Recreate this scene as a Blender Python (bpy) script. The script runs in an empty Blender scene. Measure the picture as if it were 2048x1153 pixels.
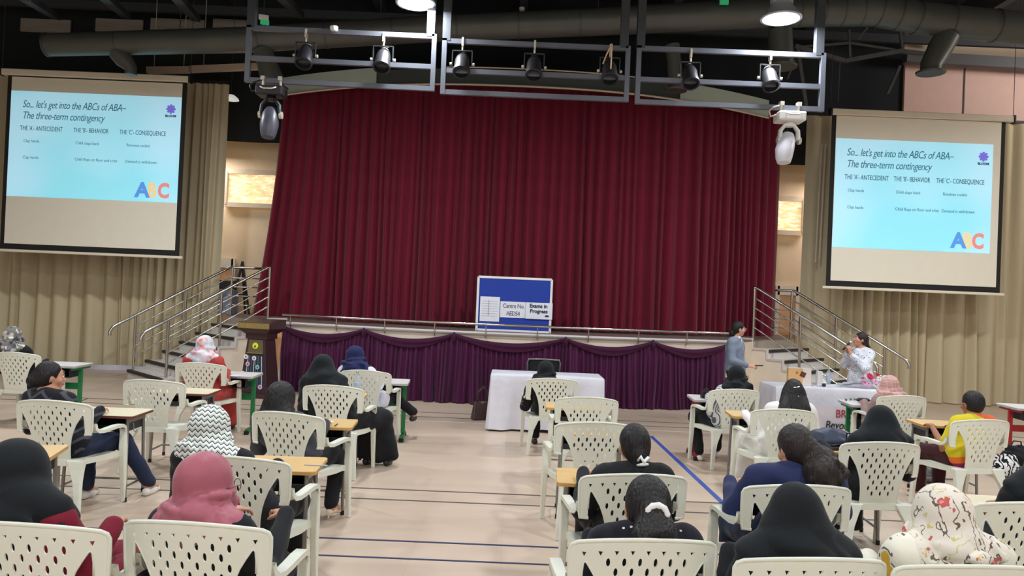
import bpy, math, random
import numpy as np
from mathutils import Vector, Matrix, geometry
PI = math.pi
random.seed(7)
rng = np.random.default_rng(7)
sc = bpy.context.scene
COL = sc.collection

# ---------------------------------------------------------------- camera
CAM_H = 1.8
FOC = 1500.0
PITCH = math.atan(15.5/1500)
ROLL = math.radians(2.4)
CAMR = Matrix.Rotation(PI/2+PITCH, 3, 'X') @ Matrix.Rotation(ROLL, 3, 'Z')
cd = bpy.data.cameras.new('camera'); cam = bpy.data.objects.new('camera', cd); COL.objects.link(cam)
cam.matrix_world = Matrix.Translation((0, 0, CAM_H)) @ CAMR.to_4x4()
cd.sensor_width = 36.0; cd.lens = FOC*36.0/2048.0; cd.clip_start = 0.05; cd.clip_end = 200
sc.camera = cam

# ---------------------------------------------------------------- world, exposure, lamps
w = bpy.data.worlds.new('world'); sc.world = w; w.use_nodes = True
w.node_tree.nodes['Background'].inputs[0].default_value = (0.75, 0.8, 0.9, 1)
w.node_tree.nodes['Background'].inputs[1].default_value = 0.15
sc.view_settings.view_transform = 'Standard'
try: sc.view_settings.look = 'None'
except Exception: pass
sc.view_settings.gamma = 1.0
sc.view_settings.exposure = 0.0
sc.view_settings.use_curve_mapping = False
HIGH_BAY_Z = 5.42
HIGH_BAYS = [(x, y) for y in (9.4, 4.2, -1.0) for x in (-5.95, -1.36, 3.24, 7.85)]
HIGH_BAY_W = 118.0
LAMP_COL = (0.93, 0.97, 1.0)
# unseen broad area light at the wall behind the audience, no window built
def area(name, loc, rot, sx, sy, power, col):
    l = bpy.data.lights.new(name, 'AREA'); l.shape = 'RECTANGLE'; l.size = sx; l.size_y = sy
    l.energy = power; l.color = col
    o = bpy.data.objects.new(name, l); COL.objects.link(o); o.location = loc; o.rotation_euler = rot
    return o
area('window_daylight', (0, -5.3, 4.0), (math.radians(78), 0, 0), 18, 4.0, 330, (1.0, 0.97, 0.93))
area('clerestory_daylight', (13.0, 12.6, 6.9), (math.radians(90), 0, math.radians(60)), 2.4, 1.0, 180, (1.0, 0.93, 0.88))  # added fill that brightens the upper right wall, no window there
area('backstage_light', (-7.0, 15.9, 4.6), (0, 0, 0), 1.2, .5, 45, (1.0, 0.93, 0.85))
area('backstage_light', (7.2, 15.9, 4.6), (0, 0, 0), 1.2, .5, 45, (1.0, 0.88, 0.82))

# ---------------------------------------------------------------- pixel -> world, used to measure out the plan
def ray(px, py):
    return CAMR @ Vector(((px-1024)/FOC, -(py-576.5)/FOC, -1.0))
def U(px, py, h=None, d=None):
    r = ray(px, py)
    t = (h-CAM_H)/r.z if h is not None else d/r.y
    return Vector((0, 0, CAM_H)) + r*t

# ---------------------------------------------------------------- helpers
def lin(c):
    return tuple(((v/255)/12.92 if v/255 <= .04045 else ((v/255+.055)/1.055)**2.4) for v in c[:3]) + (1.0,)

class E:
    """tiny expression builder over math nodes"""
    def __init__(s, nt, sock): s.nt = nt; s.s = sock
    def _m(s, op, *a):
        n = s.nt.nodes.new('ShaderNodeMath'); n.operation = op
        for i, v in enumerate((s,)+a):
            if isinstance(v, E): s.nt.links.new(v.s, n.inputs[i])
            else: n.inputs[i].default_value = v
        return E(s.nt, n.outputs[0])
    def __add__(s, o): return s._m('ADD', o)
    def __sub__(s, o): return s._m('SUBTRACT', o)
    def __mul__(s, o): return s._m('MULTIPLY', o)
    def __truediv__(s, o): return s._m('DIVIDE', o)
    def sin(s): return s._m('SINE')
    def abs(s): return s._m('ABSOLUTE')
    def frac(s): return s._m('FRACT')
    def floor(s): return s._m('FLOOR')
    def gt(s, o): return s._m('GREATER_THAN', o)
    def lt(s, o): return s._m('LESS_THAN', o)
    def max(s, o): return s._m('MAXIMUM', o)
    def min(s, o): return s._m('MINIMUM', o)
    def sqrt(s): return s._m('SQRT')
    def tri(s, p=1.0): return ((s/p).frac()-.5).abs()*2   # triangle wave 0..1

def mat(name, col, rough=.6, metal=0.0, var=.06, vscale=6.0, bump=0.0, bscale=60.0, spec=.5, emit=0.0, sheen=0.0,
        stretch=None, alpha=1.0, trans=0.0, pattern=None, coat=0.0):
    m = bpy.data.materials.new(name); m.use_nodes = True; nt = m.node_tree
    b = nt.nodes['Principled BSDF']
    c = lin(col)
    b.inputs['Roughness'].default_value = rough; b.inputs['Metallic'].default_value = metal
    b.inputs['Specular IOR Level'].default_value = spec
    if sheen: b.inputs['Sheen Weight'].default_value = sheen; b.inputs['Sheen Roughness'].default_value = .4
    if coat: b.inputs['Coat Weight'].default_value = coat; b.inputs['Coat Roughness'].default_value = .15
    if alpha < 1: b.inputs['Alpha'].default_value = alpha
    if trans: b.inputs['Transmission Weight'].default_value = trans; b.inputs['IOR'].default_value = 1.3
    tc = nt.nodes.new('ShaderNodeTexCoord'); vec = tc.outputs['Object']
    if stretch:
        mp = nt.nodes.new('ShaderNodeMapping'); mp.inputs['Scale'].default_value = stretch
        nt.links.new(vec, mp.inputs['Vector']); nv = mp.outputs['Vector']
    else: nv = vec
    base = None
    no = nt.nodes.new('ShaderNodeTexNoise'); no.inputs['Scale'].default_value = vscale; no.inputs['Detail'].default_value = 3
    nt.links.new(nv, no.inputs['Vector'])
    mx = nt.nodes.new('ShaderNodeMix'); mx.data_type = 'RGBA'
    k0 = tuple(max(0, v*(1-var)) for v in c[:3])+(1,); k1 = tuple(min(1, v*(1+var)) for v in c[:3])+(1,)
    mx.inputs[6].default_value = k0; mx.inputs[7].default_value = k1
    nt.links.new(no.outputs['Fac'], mx.inputs[0])
    out = mx.outputs[2]
    if pattern:
        sx = nt.nodes.new('ShaderNodeSeparateXYZ'); nt.links.new(vec, sx.inputs[0])
        x, y, z = (E(nt, sx.outputs[i]) for i in range(3))
        for fac, pc in pattern(nt, x, y, z, vec):
            m2 = nt.nodes.new('ShaderNodeMix'); m2.data_type = 'RGBA'
            nt.links.new(fac.s, m2.inputs[0]); nt.links.new(out, m2.inputs[6]); m2.inputs[7].default_value = lin(pc)
            out = m2.outputs[2]
    nt.links.new(out, b.inputs['Base Color'])
    if emit:
        nt.links.new(out, b.inputs['Emission Color']); b.inputs['Emission Strength'].default_value = emit
    if bump:
        n2 = nt.nodes.new('ShaderNodeTexNoise'); n2.inputs['Scale'].default_value = bscale; n2.inputs['Detail'].default_value = 2
        nt.links.new(nv, n2.inputs['Vector'])
        bp = nt.nodes.new('ShaderNodeBump'); bp.inputs['Strength'].default_value = bump; bp.inputs['Distance'].default_value = .02
        nt.links.new(n2.outputs['Fac'], bp.inputs['Height']); nt.links.new(bp.outputs[0], b.inputs['Normal'])
    return m

def voro(nt, vec, scale, feature='F1', seed=0):
    n = nt.nodes.new('ShaderNodeTexVoronoi'); n.inputs['Scale'].default_value = scale; n.feature = feature
    nt.links.new(vec, n.inputs['Vector'])
    return E(nt, n.outputs['Distance']), n
def noisef(nt, vec, scale, detail=2):
    n = nt.nodes.new('ShaderNodeTexNoise'); n.inputs['Scale'].default_value = scale; n.inputs['Detail'].default_value = detail
    nt.links.new(vec, n.inputs['Vector']); return E(nt, n.outputs['Fac'])

class MB:
    def __init__(s): s.v = []; s.f = []
    def add(s, vs, fs):
        o = len(s.v); s.v += [tuple(v) for v in vs]; s.f += [tuple(i+o for i in f) for f in fs]; return s
    def box(s, c, sz, rz=0, R=None, taper=1.0):
        hx, hy, hz = sz[0]/2, sz[1]/2, sz[2]/2
        vs = []
        for z, t in ((-hz, 1), (hz, taper)):
            for x, y in ((-hx, -hy), (hx, -hy), (hx, hy), (-hx, hy)):
                vs.append(Vector((x*t, y*t, z)))
        if R is None: R = Matrix.Rotation(rz, 3, 'Z')
        vs = [R @ v + Vector(c) for v in vs]
        return s.add(vs, [(3, 2, 1, 0), (4, 5, 6, 7), (0, 1, 5, 4), (1, 2, 6, 5), (2, 3, 7, 6), (3, 0, 4, 7)])
    def bar(s, a, b, wd, ht=None, up=(0, 0, 1)):
        a = Vector(a); b = Vector(b); ht = ht or wd
        d = (b-a); L = d.length; d.normalize(); u = Vector(up)
        if abs(d.dot(u)) > .98: u = Vector((0, 1, 0))
        sd = d.cross(u).normalized(); u = sd.cross(d).normalized()
        R = Matrix((sd, d, u)).transposed()
        return s.box((a+b)/2, (wd, L, ht), R=R)
    def tube(s, pts, r, n=8, cap=True, flat=1.0):
        pts = [Vector(p) for p in pts]; m = len(pts)
        rs = r if isinstance(r, (list, tuple)) else [r]*m
        rings = []; prev = None
        for i, p in enumerate(pts):
            t = (pts[min(i+1, m-1)]-pts[max(i-1, 0)]).normalized()
            if prev is None:
                u = Vector((0, 0, 1)) if abs(t.z) < .9 else Vector((1, 0, 0))
                sd = t.cross(u).normalized()
            else:
                sd = (prev - t*prev.dot(t)).normalized()
            prev = sd; up = sd.cross(t)
            rings.append([p + sd*math.cos(2*PI*k/n)*rs[i] + up*math.sin(2*PI*k/n)*rs[i]*flat for k in range(n)])
        vs = [q for rg in rings for q in rg]; fs = []
        for i in range(m-1):
            for k in range(n):
                fs.append((i*n+k, i*n+(k+1) % n, (i+1)*n+(k+1) % n, (i+1)*n+k))
        if cap: fs.append(tuple(range(n))[::-1]); fs.append(tuple((m-1)*n+k for k in range(n)))
        return s.add(vs, fs)
    def lathe(s, prof, n=20, c=(0, 0, 0), R=None):
        R = R or Matrix.Identity(3); c = Vector(c)
        vs = []; fs = []
        for (r, z) in prof:
            for k in range(n):
                a = 2*PI*k/n; vs.append(R @ Vector((r*math.cos(a), r*math.sin(a), z)) + c)
        for i in range(len(prof)-1):
            for k in range(n):
                fs.append((i*n+k, i*n+(k+1) % n, (i+1)*n+(k+1) % n, (i+1)*n+k))
        if prof[0][0] > 1e-4: fs.append(tuple(range(n))[::-1])
        if prof[-1][0] > 1e-4: fs.append(tuple((len(prof)-1)*n+k for k in range(n)))
        return s.add(vs, fs)
    def prism(s, poly, z0, z1):
        """poly: list of (x,y) ccw; extruded from z0 to z1"""
        n = len(poly)
        vs = [(x, y, z0) for x, y in poly]+[(x, y, z1) for x, y in poly]
        fs = [tuple(range(n))[::-1], tuple(range(n, 2*n))]+[(i, (i+1) % n, n+(i+1) % n, n+i) for i in range(n)]
        return s.add(vs, fs)
    def sheet(s, fn, nu, nv):
        vs = [fn(i/nu, j/nv) for j in range(nv+1) for i in range(nu+1)]
        fs = [(j*(nu+1)+i, j*(nu+1)+i+1, (j+1)*(nu+1)+i+1, (j+1)*(nu+1)+i) for j in range(nv) for i in range(nu)]
        return s.add(vs, fs)
    def mesh(s, name='mesh', smooth=None):
        m = bpy.data.meshes.new(name); m.from_pydata(s.v, [], s.f); m.validate(); m.update()
        if smooth is not None:
            if smooth >= 180: m.polygons.foreach_set('use_smooth', [True]*len(m.polygons))
            else:
                m.polygons.foreach_set('use_smooth', [True]*len(m.polygons)); m.set_sharp_from_angle(angle=math.radians(smooth))
        return m

def obj(name, geo, m=None, parent=None, smooth=None, loc=None, bevel=0.0, **props):
    me = geo.mesh(name, smooth) if isinstance(geo, MB) else geo
    if m is not None and not me.materials: me.materials.append(m)
    o = bpy.data.objects.new(name, me); COL.objects.link(o)
    if parent is not None: o.parent = parent
    if loc is not None: o.location = loc
    if bevel:
        b = o.modifiers.new('bevel', 'BEVEL'); b.width = bevel; b.segments = 2; b.limit_method = 'ANGLE'
    for k, v in props.items(): o[k] = v
    return o
def thing(name, label, cat, loc=(0, 0, 0), rz=0, group=None):
    o = bpy.data.objects.new(name, None); COL.objects.link(o); o.empty_display_size = .1
    o.location = loc; o.rotation_euler = (0, 0, rz); o['label'] = label; o['category'] = cat
    if group: o['group'] = group
    return o
def tag(o, label, cat, group=None, kind=None):
    o['label'] = label; o['category'] = cat
    if group: o['group'] = group
    if kind: o['kind'] = kind
    return o
def struct(name, geo, m, smooth=None, **k):
    o = obj(name, geo, m, None, smooth, **k); o['kind'] = 'structure'; return o
def dup(root, loc=None, rz=None, label=None, group=None):
    def cp(o, par):
        c = o.copy(); COL.objects.link(c)
        if par is not None: c.parent = par
        for ch in [q for q in KIDS.get(o.name, [])]: cp(ch, c)
        return c
    r = cp(root, None)
    if loc is not None: r.location = loc
    if rz is not None: r.rotation_euler = (0, 0, rz)
    if label: r['label'] = label
    if group: r['group'] = group
    return r
KIDS = {}
def remember(root):
    for ch in root.children: KIDS.setdefault(root.name, []).append(ch); remember(ch)

def text_mesh(s, size, shear=0.0, space=1.0, width=1.0, bold=0.0, extrude=.0015, align='LEFT'):
    c = bpy.data.curves.new('lettering', 'FONT'); c.body = s; c.size = size; c.shear = shear
    c.space_character = space; c.extrude = extrude; c.offset = bold; c.align_x = align; c.resolution_u = 3
    o = bpy.data.objects.new('lettering', c); COL.objects.link(o)
    dg = bpy.context.evaluated_depsgraph_get(); dg.update()
    me = bpy.data.meshes.new_from_object(o.evaluated_get(dg)); me.name = 'lettering'
    bpy.data.objects.remove(o); bpy.data.curves.remove(c)
    for v in me.vertices: v.co.x *= width
    return me
def text(s, size, loc, m, parent, facing=0.0, tilt=PI/2, name='lettering', **k):
    me = text_mesh(s, size, **k); me.materials.clear(); me.materials.append(m)
    o = bpy.data.objects.new(name, me); COL.objects.link(o); o.parent = parent
    o.location = loc; o.rotation_euler = (tilt, 0, facing)
    return o
# ---------------------------------------------------------------- materials for the room
M = {}
def court(nt, x, y, z, vec):
    mpn = nt.nodes.new('ShaderNodeMapping'); mpn.inputs['Scale'].default_value = (.35, 1.6, 1); nt.links.new(vec, mpn.inputs['Vector'])
    n = noisef(nt, mpn.outputs['Vector'], 2.2, 4)
    yield (n-.45).max(0.0).min(.35)*1.2, (172, 152, 130)
    h = ((x/1.35).floor()*12.99+(y/.85).floor()*78.23).sin()*437.58
    yield h.frac().gt(.72)*.30, (168, 146, 126)
    sx = (x/.62).frac().lt(.012).max((y/1.9).frac().lt(.004))
    yield sx*.12, (150, 130, 112)
M['floor'] = mat('sports_floor', (205, 184, 165), rough=.33, var=.04, vscale=1.2, bump=.02, bscale=8, spec=.45, pattern=court)
M['line_grey'] = mat('court_line_grey', (92, 86, 84), rough=.5)
M['line_navy'] = mat('court_line_navy', (48, 56, 96), rough=.45)
M['line_blue'] = mat('court_line_blue', (52, 82, 165), rough=.45)
M['line_white'] = mat('court_line_cream', (222, 210, 196), rough=.5)
M['wall'] = mat('painted_wall', (234, 214, 186), rough=.8, bump=.03, bscale=120)
M['wall_pink'] = mat('pink_painted_wall', (236, 200, 188), rough=.8, bump=.03, bscale=120)
M['wall_side'] = mat('side_wall', (188, 172, 156), rough=.85)
M['dark'] = mat('dark_ceiling_paint', (34, 38, 42), rough=.85)
M['deck'] = mat('dark_metal_deck', (40, 44, 48), rough=.75, var=.15, vscale=2)
M['beam'] = mat('dark_steel_beam', (58, 62, 68), rough=.6, var=.1)
M['strut'] = mat('dim_grey_steel', (88, 90, 92), rough=.55, var=.1)
M['black_cloth'] = mat('black_drop_cloth', (30, 36, 40), rough=.95, bump=.1, bscale=12)
M['duct'] = mat('galvanised_duct', (92, 95, 90), rough=.45, metal=.3, var=.18, vscale=3, bump=.08, bscale=14)
M['duct_seam'] = mat('duct_seam', (84, 86, 84), rough=.5, metal=.4)
def velvet(name, c, var=.15):
    return mat(name, c, rough=.85, var=var, vscale=10, stretch=(1, 1, .15), sheen=.12, bump=.05, bscale=90, spec=.2)
M['red'] = velvet('red_velvet', (106, 23, 42))
M['purple'] = velvet('purple_satin', (74, 26, 62)); 
M['purple'].node_tree.nodes['Principled BSDF'].inputs['Roughness'].default_value = .42
M['purple2'] = velvet('purple_swag_satin', (66, 24, 54))
M['beige'] = mat('beige_curtain', (200, 186, 154), rough=.9, var=.1, vscale=6, stretch=(1, 1, .1), bump=.15, bscale=120)
M['cream'] = mat('cream_plaster', (226, 212, 194), rough=.7, bump=.03, bscale=60)
M['tread'] = mat('pale_stair_marble', (226, 222, 218), rough=.4, var=.08, vscale=5)
M['nosing'] = mat('dark_stair_nosing', (52, 44, 42), rough=.6)
M['stage_floor'] = mat('stage_vinyl', (122, 104, 98), rough=.5, var=.1)
M['trim'] = mat('grey_skirting', (196, 190, 188), rough=.5)
M['steel'] = mat('brushed_steel', (200, 196, 190), rough=.22, metal=1.0, var=.08, vscale=12)
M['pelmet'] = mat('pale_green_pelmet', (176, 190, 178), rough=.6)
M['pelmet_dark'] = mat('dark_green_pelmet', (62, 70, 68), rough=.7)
M['piping'] = mat('cream_piping', (214, 196, 176), rough=.7)
M['truss'] = mat('painted_truss_grey', (98, 102, 112), rough=.4, metal=.2, var=.05)
M['black'] = mat('matt_black', (24, 24, 26), rough=.6)
M['white'] = mat('white_enamel', (228, 228, 226), rough=.4)

# ---------------------------------------------------------------- floor and court lines
CEIL = 8.2
struct('floor', MB().box((0, 5.5, -.05), (27, 23.6, .1)), M['floor'])
floor = bpy.data.objects['floor']
def strip(a, b, wd, m, z=.004):
    a = Vector((a[0], a[1], 0)); b = Vector((b[0], b[1], 0)); d = (b-a).normalized(); n = Vector((-d.y, d.x, 0))*wd/2
    o = obj('court_line', MB().prism([tuple((a-n)[:2]), tuple((b-n)[:2]), tuple((b+n)[:2]), tuple((a+n)[:2])], .0005, z), m, floor)
def fl(px, py): p = U(px, py, h=0); return (p.x, p.y)
def hline(px, py, x0, x1, wd, m):
    y = U(px, py, h=0).y; strip((x0, y), (x1, y), wd, m)
hline(860, 1086, -13, 13, .022, M['line_navy']); hline(860, 1121, -13, 13, .02, M['line_navy'])
hline(860, 983, -13, 13, .02, M['line_grey']); hline(860, 1004, -13, 13, .02, M['line_grey'])
hline(860, 826, -13, 13, .025, M['line_grey']); hline(860, 835, -13, 13, .025, M['line_grey'])
hline(1260, 860, -13, 13, .02, M['line_white'])
a, b = fl(1302, 873), fl(1470, 1030); d = (Vector(b)-Vector(a)).normalized()
strip(a, tuple(Vector(b)+d*3), .05, M['line_blue'])
strip(fl(150, 808), fl(175, 798), .02, M['line_grey'])

# ---------------------------------------------------------------- walls and ceiling
WY = 16.6
struct('wall_back', MB().box((0, WY+.1, CEIL/2), (27, .2, CEIL)), M['wall'])
struct('wall_left', MB().box((-13.4, 5.5, CEIL/2), (.2, 22.4, CEIL)), M['wall_side'])
struct('wall_right', MB().box((13.4, 5.5, CEIL/2), (.2, 22.4, CEIL)), M['wall_side'])
struct('wall_front', MB().box((0, -5.7, CEIL/2), (27, .2, CEIL)), M['wall_side'])
struct('ceiling', MB().box((0, 5.5, CEIL+.05), (27, 22.6, .1)), M['deck'])
for k in range(9):
    x = -12 + k*3.0
    struct('trim_%d' % (k+1), MB().bar((x, -5.6, CEIL-.3), (x, 16.4, CEIL-.3), .16, .5), M['beam'])
# purlins hanging below the deck
for k, (y, z) in enumerate(((15.2, 7.35), (12.6, 7.6), (10.0, 7.75))):
    struct('trim_%d' % (k+20), MB().bar((-13.2, y, z), (13.2, y, z), .1, .16), M['beam'])
# pale insulation panels showing between the rafters high on the left
M['insul'] = mat('dim_insulation_foil', (150, 146, 138), rough=.6, var=.3, vscale=4, stretch=(.3, 1, 6))
for (x0, x1) in ((40, 140), (190, 285), (300, 408), (425, 500)):
    p0 = U(x0, 62, d=15.8); p1 = U(x1, 40, d=15.8)
    o = obj('insulation_panel', MB().box(((p0.x+p1.x)/2, 15.83, (p0.z+p1.z)/2), (p1.x-p0.x, .05, abs(p1.z-p0.z))), M['insul'], bpy.data.objects['wall_back'])
# black sheet in place of the dark void above the stage and its openings
p = U(1822, 160, d=15.6)
dropx = p.x
def drop(x0, x1, z0, z1, y, seed):
    r = random.Random(seed); ph = r.random()*6
    return MB().sheet(lambda u, v: (x0+(x1-x0)*u, y+.03*math.sin(u*(x1-x0)*5+ph)*(1-v*.6), z0+(z1-z0)*v), int((x1-x0)*12), 4)
o = obj('black_drop_cloth', drop(-13.2, dropx, 4.83, CEIL-.05, 15.9, 3), M['black_cloth'], smooth=180)
tag(o, 'black cloth drop hung above and behind the red stage curtain', 'drape')
struct('wall_upper_right', MB().box(((dropx+13.3)/2, 15.9, 5.9), (13.3-dropx, .1, 2.4)), M['wall_pink'])
q = U(1930, 200, d=15.8)
obj('wall_joint', MB().box((q.x, 15.84, 5.9), (.02, .02, 2.4)), M['strut'], bpy.data.objects['wall_upper_right'])
p0 = U(1885, 118, d=15.3); p1 = U(2060, 140, d=15.3)
struct('trim_30', MB().bar((dropx-.2, 15.5, 7.08), (13.3, 15.5, 7.0), .2, .22), M['strut'])

# backstage openings: frosted windows and wall pieces beside the red curtain
def frosted(nt, x, y, z, vec):
    mpn = nt.nodes.new('ShaderNodeMapping'); mpn.inputs['Scale'].default_value = (2.5, 1, 9); nt.links.new(vec, mpn.inputs['Vector'])
    n = noisef(nt, mpn.outputs['Vector'], 3.0, 3)
    yield (n-.5).max(0.0).min(.12)*8, (255, 246, 214)
    yield (n*-1+.45).max(0.0).min(.1)*4, (196, 160, 116)
M['pane'] = mat('daylit_frosted_pane', (238, 206, 152), rough=.5, emit=.75, pattern=frosted, bump=.4, bscale=20)
M['frame'] = mat('window_frame_cream', (216, 202, 186), rough=.5)
def stage_window(n, xa, xb, pya, pyb):
    p0 = U(xa, pyb, d=16.4); p1 = U(xb, pya, d=16.4)
    x0, x1, z0, z1 = p0.x, p1.x, p0.z, p1.z
    o = struct('window_%d' % n, MB().box(((x0+x1)/2, WY-.04, (z0+z1)/2), (x1-x0, .05, z1-z0)), M['pane'])
    f = MB()
    for (a, b) in (((x0, z0), (x1, z0)), ((x0, z1), (x1, z1)), ((x0, z0), (x0, z1)), ((x1, z0), (x1, z1))):
        f.bar((a[0], WY-.1, a[1]), (b[0], WY-.1, b[1]), .08, .1)
    obj('window_frame', f, M['frame'], o)
    return o
stage_window(1, 447, 570, 346, 408)
stage_window(2, 1500, 1612, 398, 462)
# stacked black-blue chair shape, easel and bright doorway left backstage
M['bright'] = mat('bright_board', (235, 232, 224), rough=.5)
M['peach'] = mat('peach_door', (228, 184, 142), rough=.6)
STAGE_H = 1.18
def door(n, xa, xb, pya, pyb, m):
    p0 = U(xa, pyb, d=16.4); p1 = U(xb, pya, d=16.4)
    o = struct('door_%d' % n, MB().box(((p0.x+p1.x)/2, WY-.03, (STAGE_H+p1.z)/2), (p1.x-p0.x, .04, p1.z-STAGE_H)), m)
    f = MB()
    for x in (p0.x, p1.x): f.bar((x, WY-.06, STAGE_H), (x, WY-.06, p1.z+.2), .09, .06)
    f.bar((p0.x, WY-.06, p1.z+.1), (p1.x, WY-.06, p1.z+.1), .2, .06, up=(0, 1, 0))
    obj('door_frame', f, M['bright'], o)
door(1, 425, 462, 536, 640, M['peach'])
door(2, 1555, 1600, 592, 690, M['peach'])

# ---------------------------------------------------------------- stage
SF = lambda x: 12.42+.042*x*x      # stage front edge
CUR = lambda x: 13.75+.038*x*x     # red curtain line
A1 = Vector((-6.9, 13.62)); B1 = Vector((-5.72, 12.44)); STEP = Vector((.212, .212))
A7 = A1+STEP*6; B7 = B1+STEP*6
front = [(x, SF(x)) for x in np.linspace(-4.05, 4.05, 19)]
poly = [tuple(B7)]+front+[(-B7.x, B7.y), (-A7.x, A7.y), (5.75, 15.3), (5.75, WY), (-5.75, WY), (-5.75, 15.3), tuple(A7)]
stage = struct('stage', MB().prism(poly, 0, STAGE_H-.03), M['cream'])
obj('stage_deck', MB().prism(poly, STAGE_H-.03, STAGE_H), M['stage_floor'], stage)
f = MB()
f.tube([(x, y-.03, STAGE_H-.02) for x, y in front], .03, 6)
obj('stage_edging', f, M['trim'], stage)

def staircase(sg, n):
    m = lambda p: Vector((sg*p.x, p.y))
    root = struct('stair_%s' % ('left' if sg > 0 else 'right'), MB().prism([tuple(m(q)) for q in ([A7+STEP*.2, B7+STEP*.2, B7, A7] if sg < 0 else [A7, B7, B7+STEP*.2, A7+STEP*.2])], 0, STAGE_H-.01), M['cream'])
    for k in range(6):
        h = STAGE_H*(k+1)/7
        a0 = A1+STEP*k; b0 = B1+STEP*k; a1 = A1+STEP*6; b1 = B1+STEP*6
        q = [tuple(m(v)) for v in (a0, b0, b1, a1)]
        if sg < 0: pass
        else: q = q[::-1]
        a1 = A1+STEP*(k+1); b1 = B1+STEP*(k+1)
        q = [tuple(m(v)) for v in (a0, b0, b1, a1)]
        if sg < 0: q = q[::-1]
        obj('step', MB().prism(q, 0, h), M['tread'], root)
        e = STEP*.16; t = STEP*-.06
        nn = [tuple(m(v)) for v in (a0+t, b0+t, b0+e, a0+e)]
        if sg < 0: nn = nn[::-1]
        obj('nosing', MB().prism(nn, h-.045, h+.006), M['nosing'], root)
    # cream side wall facing the hall with stepped grey trim
    out = Vector((.707, -.707))*.06
    prof = []
    for k in range(7):
        h = STAGE_H*(k+1)/7+.03
        prof += [(B1+STEP*k, h-(STAGE_H/7 if k else h)), (B1+STEP*k, h)]
    prof.append((B1+STEP*7.2, STAGE_H+.03)); prof.append((B1+STEP*7.2, 0))
    vs = []; nn = len(prof)
    for off in (Vector((0, 0)), out):
        for p_, h in prof: c = m(p_+off); vs.append((c.x, c.y, max(h, 0)))
    fs = [tuple(range(nn)), tuple(range(nn, 2*nn))[::-1]]+[(i, (i+1) % nn, nn+(i+1) % nn, nn+i) for i in range(nn)]
    obj('stair_side', MB().add(vs, fs), M['cream'], root)
    tr = MB()
    for i in range(1, nn-2):
        c0 = m(prof[i][0]+out*1.1); c1 = m(prof[i+1][0]+out*1.1)
        tr.bar((c0.x, c0.y, prof[i][1]-.02), (c1.x, c1.y, prof[i+1][1]-.02), .035, .035)
    obj('stair_trim', tr, M['trim'], root)
    # two stainless handrails
    for side, base in (('outer', A1), ('inner', B1)):
        ins = Vector((.707, -.707))*(.05 if side == 'outer' else -.06)
        rail = thing('stair_handrail', 'stainless steel handrail on the %s side of the %s stage stairs' % ('far' if side == 'outer' else 'near', 'left' if sg > 0 else 'right'), 'handrail', group='stage stair handrails')
        P = lambda k, dz: (lambda c: Vector((c.x, c.y, STAGE_H*(k+1)/7+dz)))(m(base+ins+STEP*k))
        ks = (.25, 3.2, 6.15)
        for k in ks:
            kk = int(k); zb = STAGE_H*(kk+1)/7
            c = m(base+ins+STEP*k)
            obj('post', MB().tube([(c.x, c.y, zb), (c.x, c.y, STAGE_H*(k+1)/7+.93)], .024, 10), M['steel'], rail, smooth=60)
        tip = P(-1.15, .93)
        hr = [tip+Vector((0, 0, -.11)), tip+Vector((0, 0, -.03)), P(-1.0, .94)]+[P(k, .95) for k in np.linspace(-.9, 6.0, 8)]
        top = P(6.15, .93)
        obj('grab_bar', MB().tube(hr+[top], .026, 10), M['steel'], rail, smooth=60)
        for q in (.18, .36, .54, .72):
            obj('rail_bar', MB().tube([P(.25, q+.03), P(6.15, q+.03)], .012, 8), M['steel'], rail, smooth=60)
        if side == 'outer':
            # level guard along the wing behind the curtain edge
            c2 = Vector((m(A7).x + sg*.75, A7.y+.35))
            for zz, rr in ((.93, .026), (.72, .012), (.54, .012), (.36, .012), (.18, .012)):
                s0 = P(6.15, zz)
                obj('rail_bar', MB().tube([s0, (c2.x, c2.y, s0.z)], rr, 8), M['steel'], rail, smooth=60)
            obj('post', MB().tube([(c2.x, c2.y, STAGE_H), (c2.x, c2.y, STAGE_H+1.1)], .024, 10), M['steel'], rail, smooth=60)
    return root
staircase(-1, 1); staircase(1, 2)

# low rail along the stage front
rail = thing('stage_rail', 'long low stainless rail along the curved stage front edge', 'railing')
xs = np.linspace(-3.95, 4.02, 25)
RZ = STAGE_H+.13
obj('rail_bar', MB().tube([(x, SF(x)-.07, RZ) for x in xs], .022, 8), M['steel'], rail, smooth=60)
for x in np.linspace(-3.8, 3.85, 10):
    obj('post', MB().tube([(x, SF(x)-.07, RZ), (x, SF(x)-.07, STAGE_H-.06), (x, SF(x)+.0, STAGE_H-.1)], .01, 6), M['steel'], rail, smooth=60)

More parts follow.
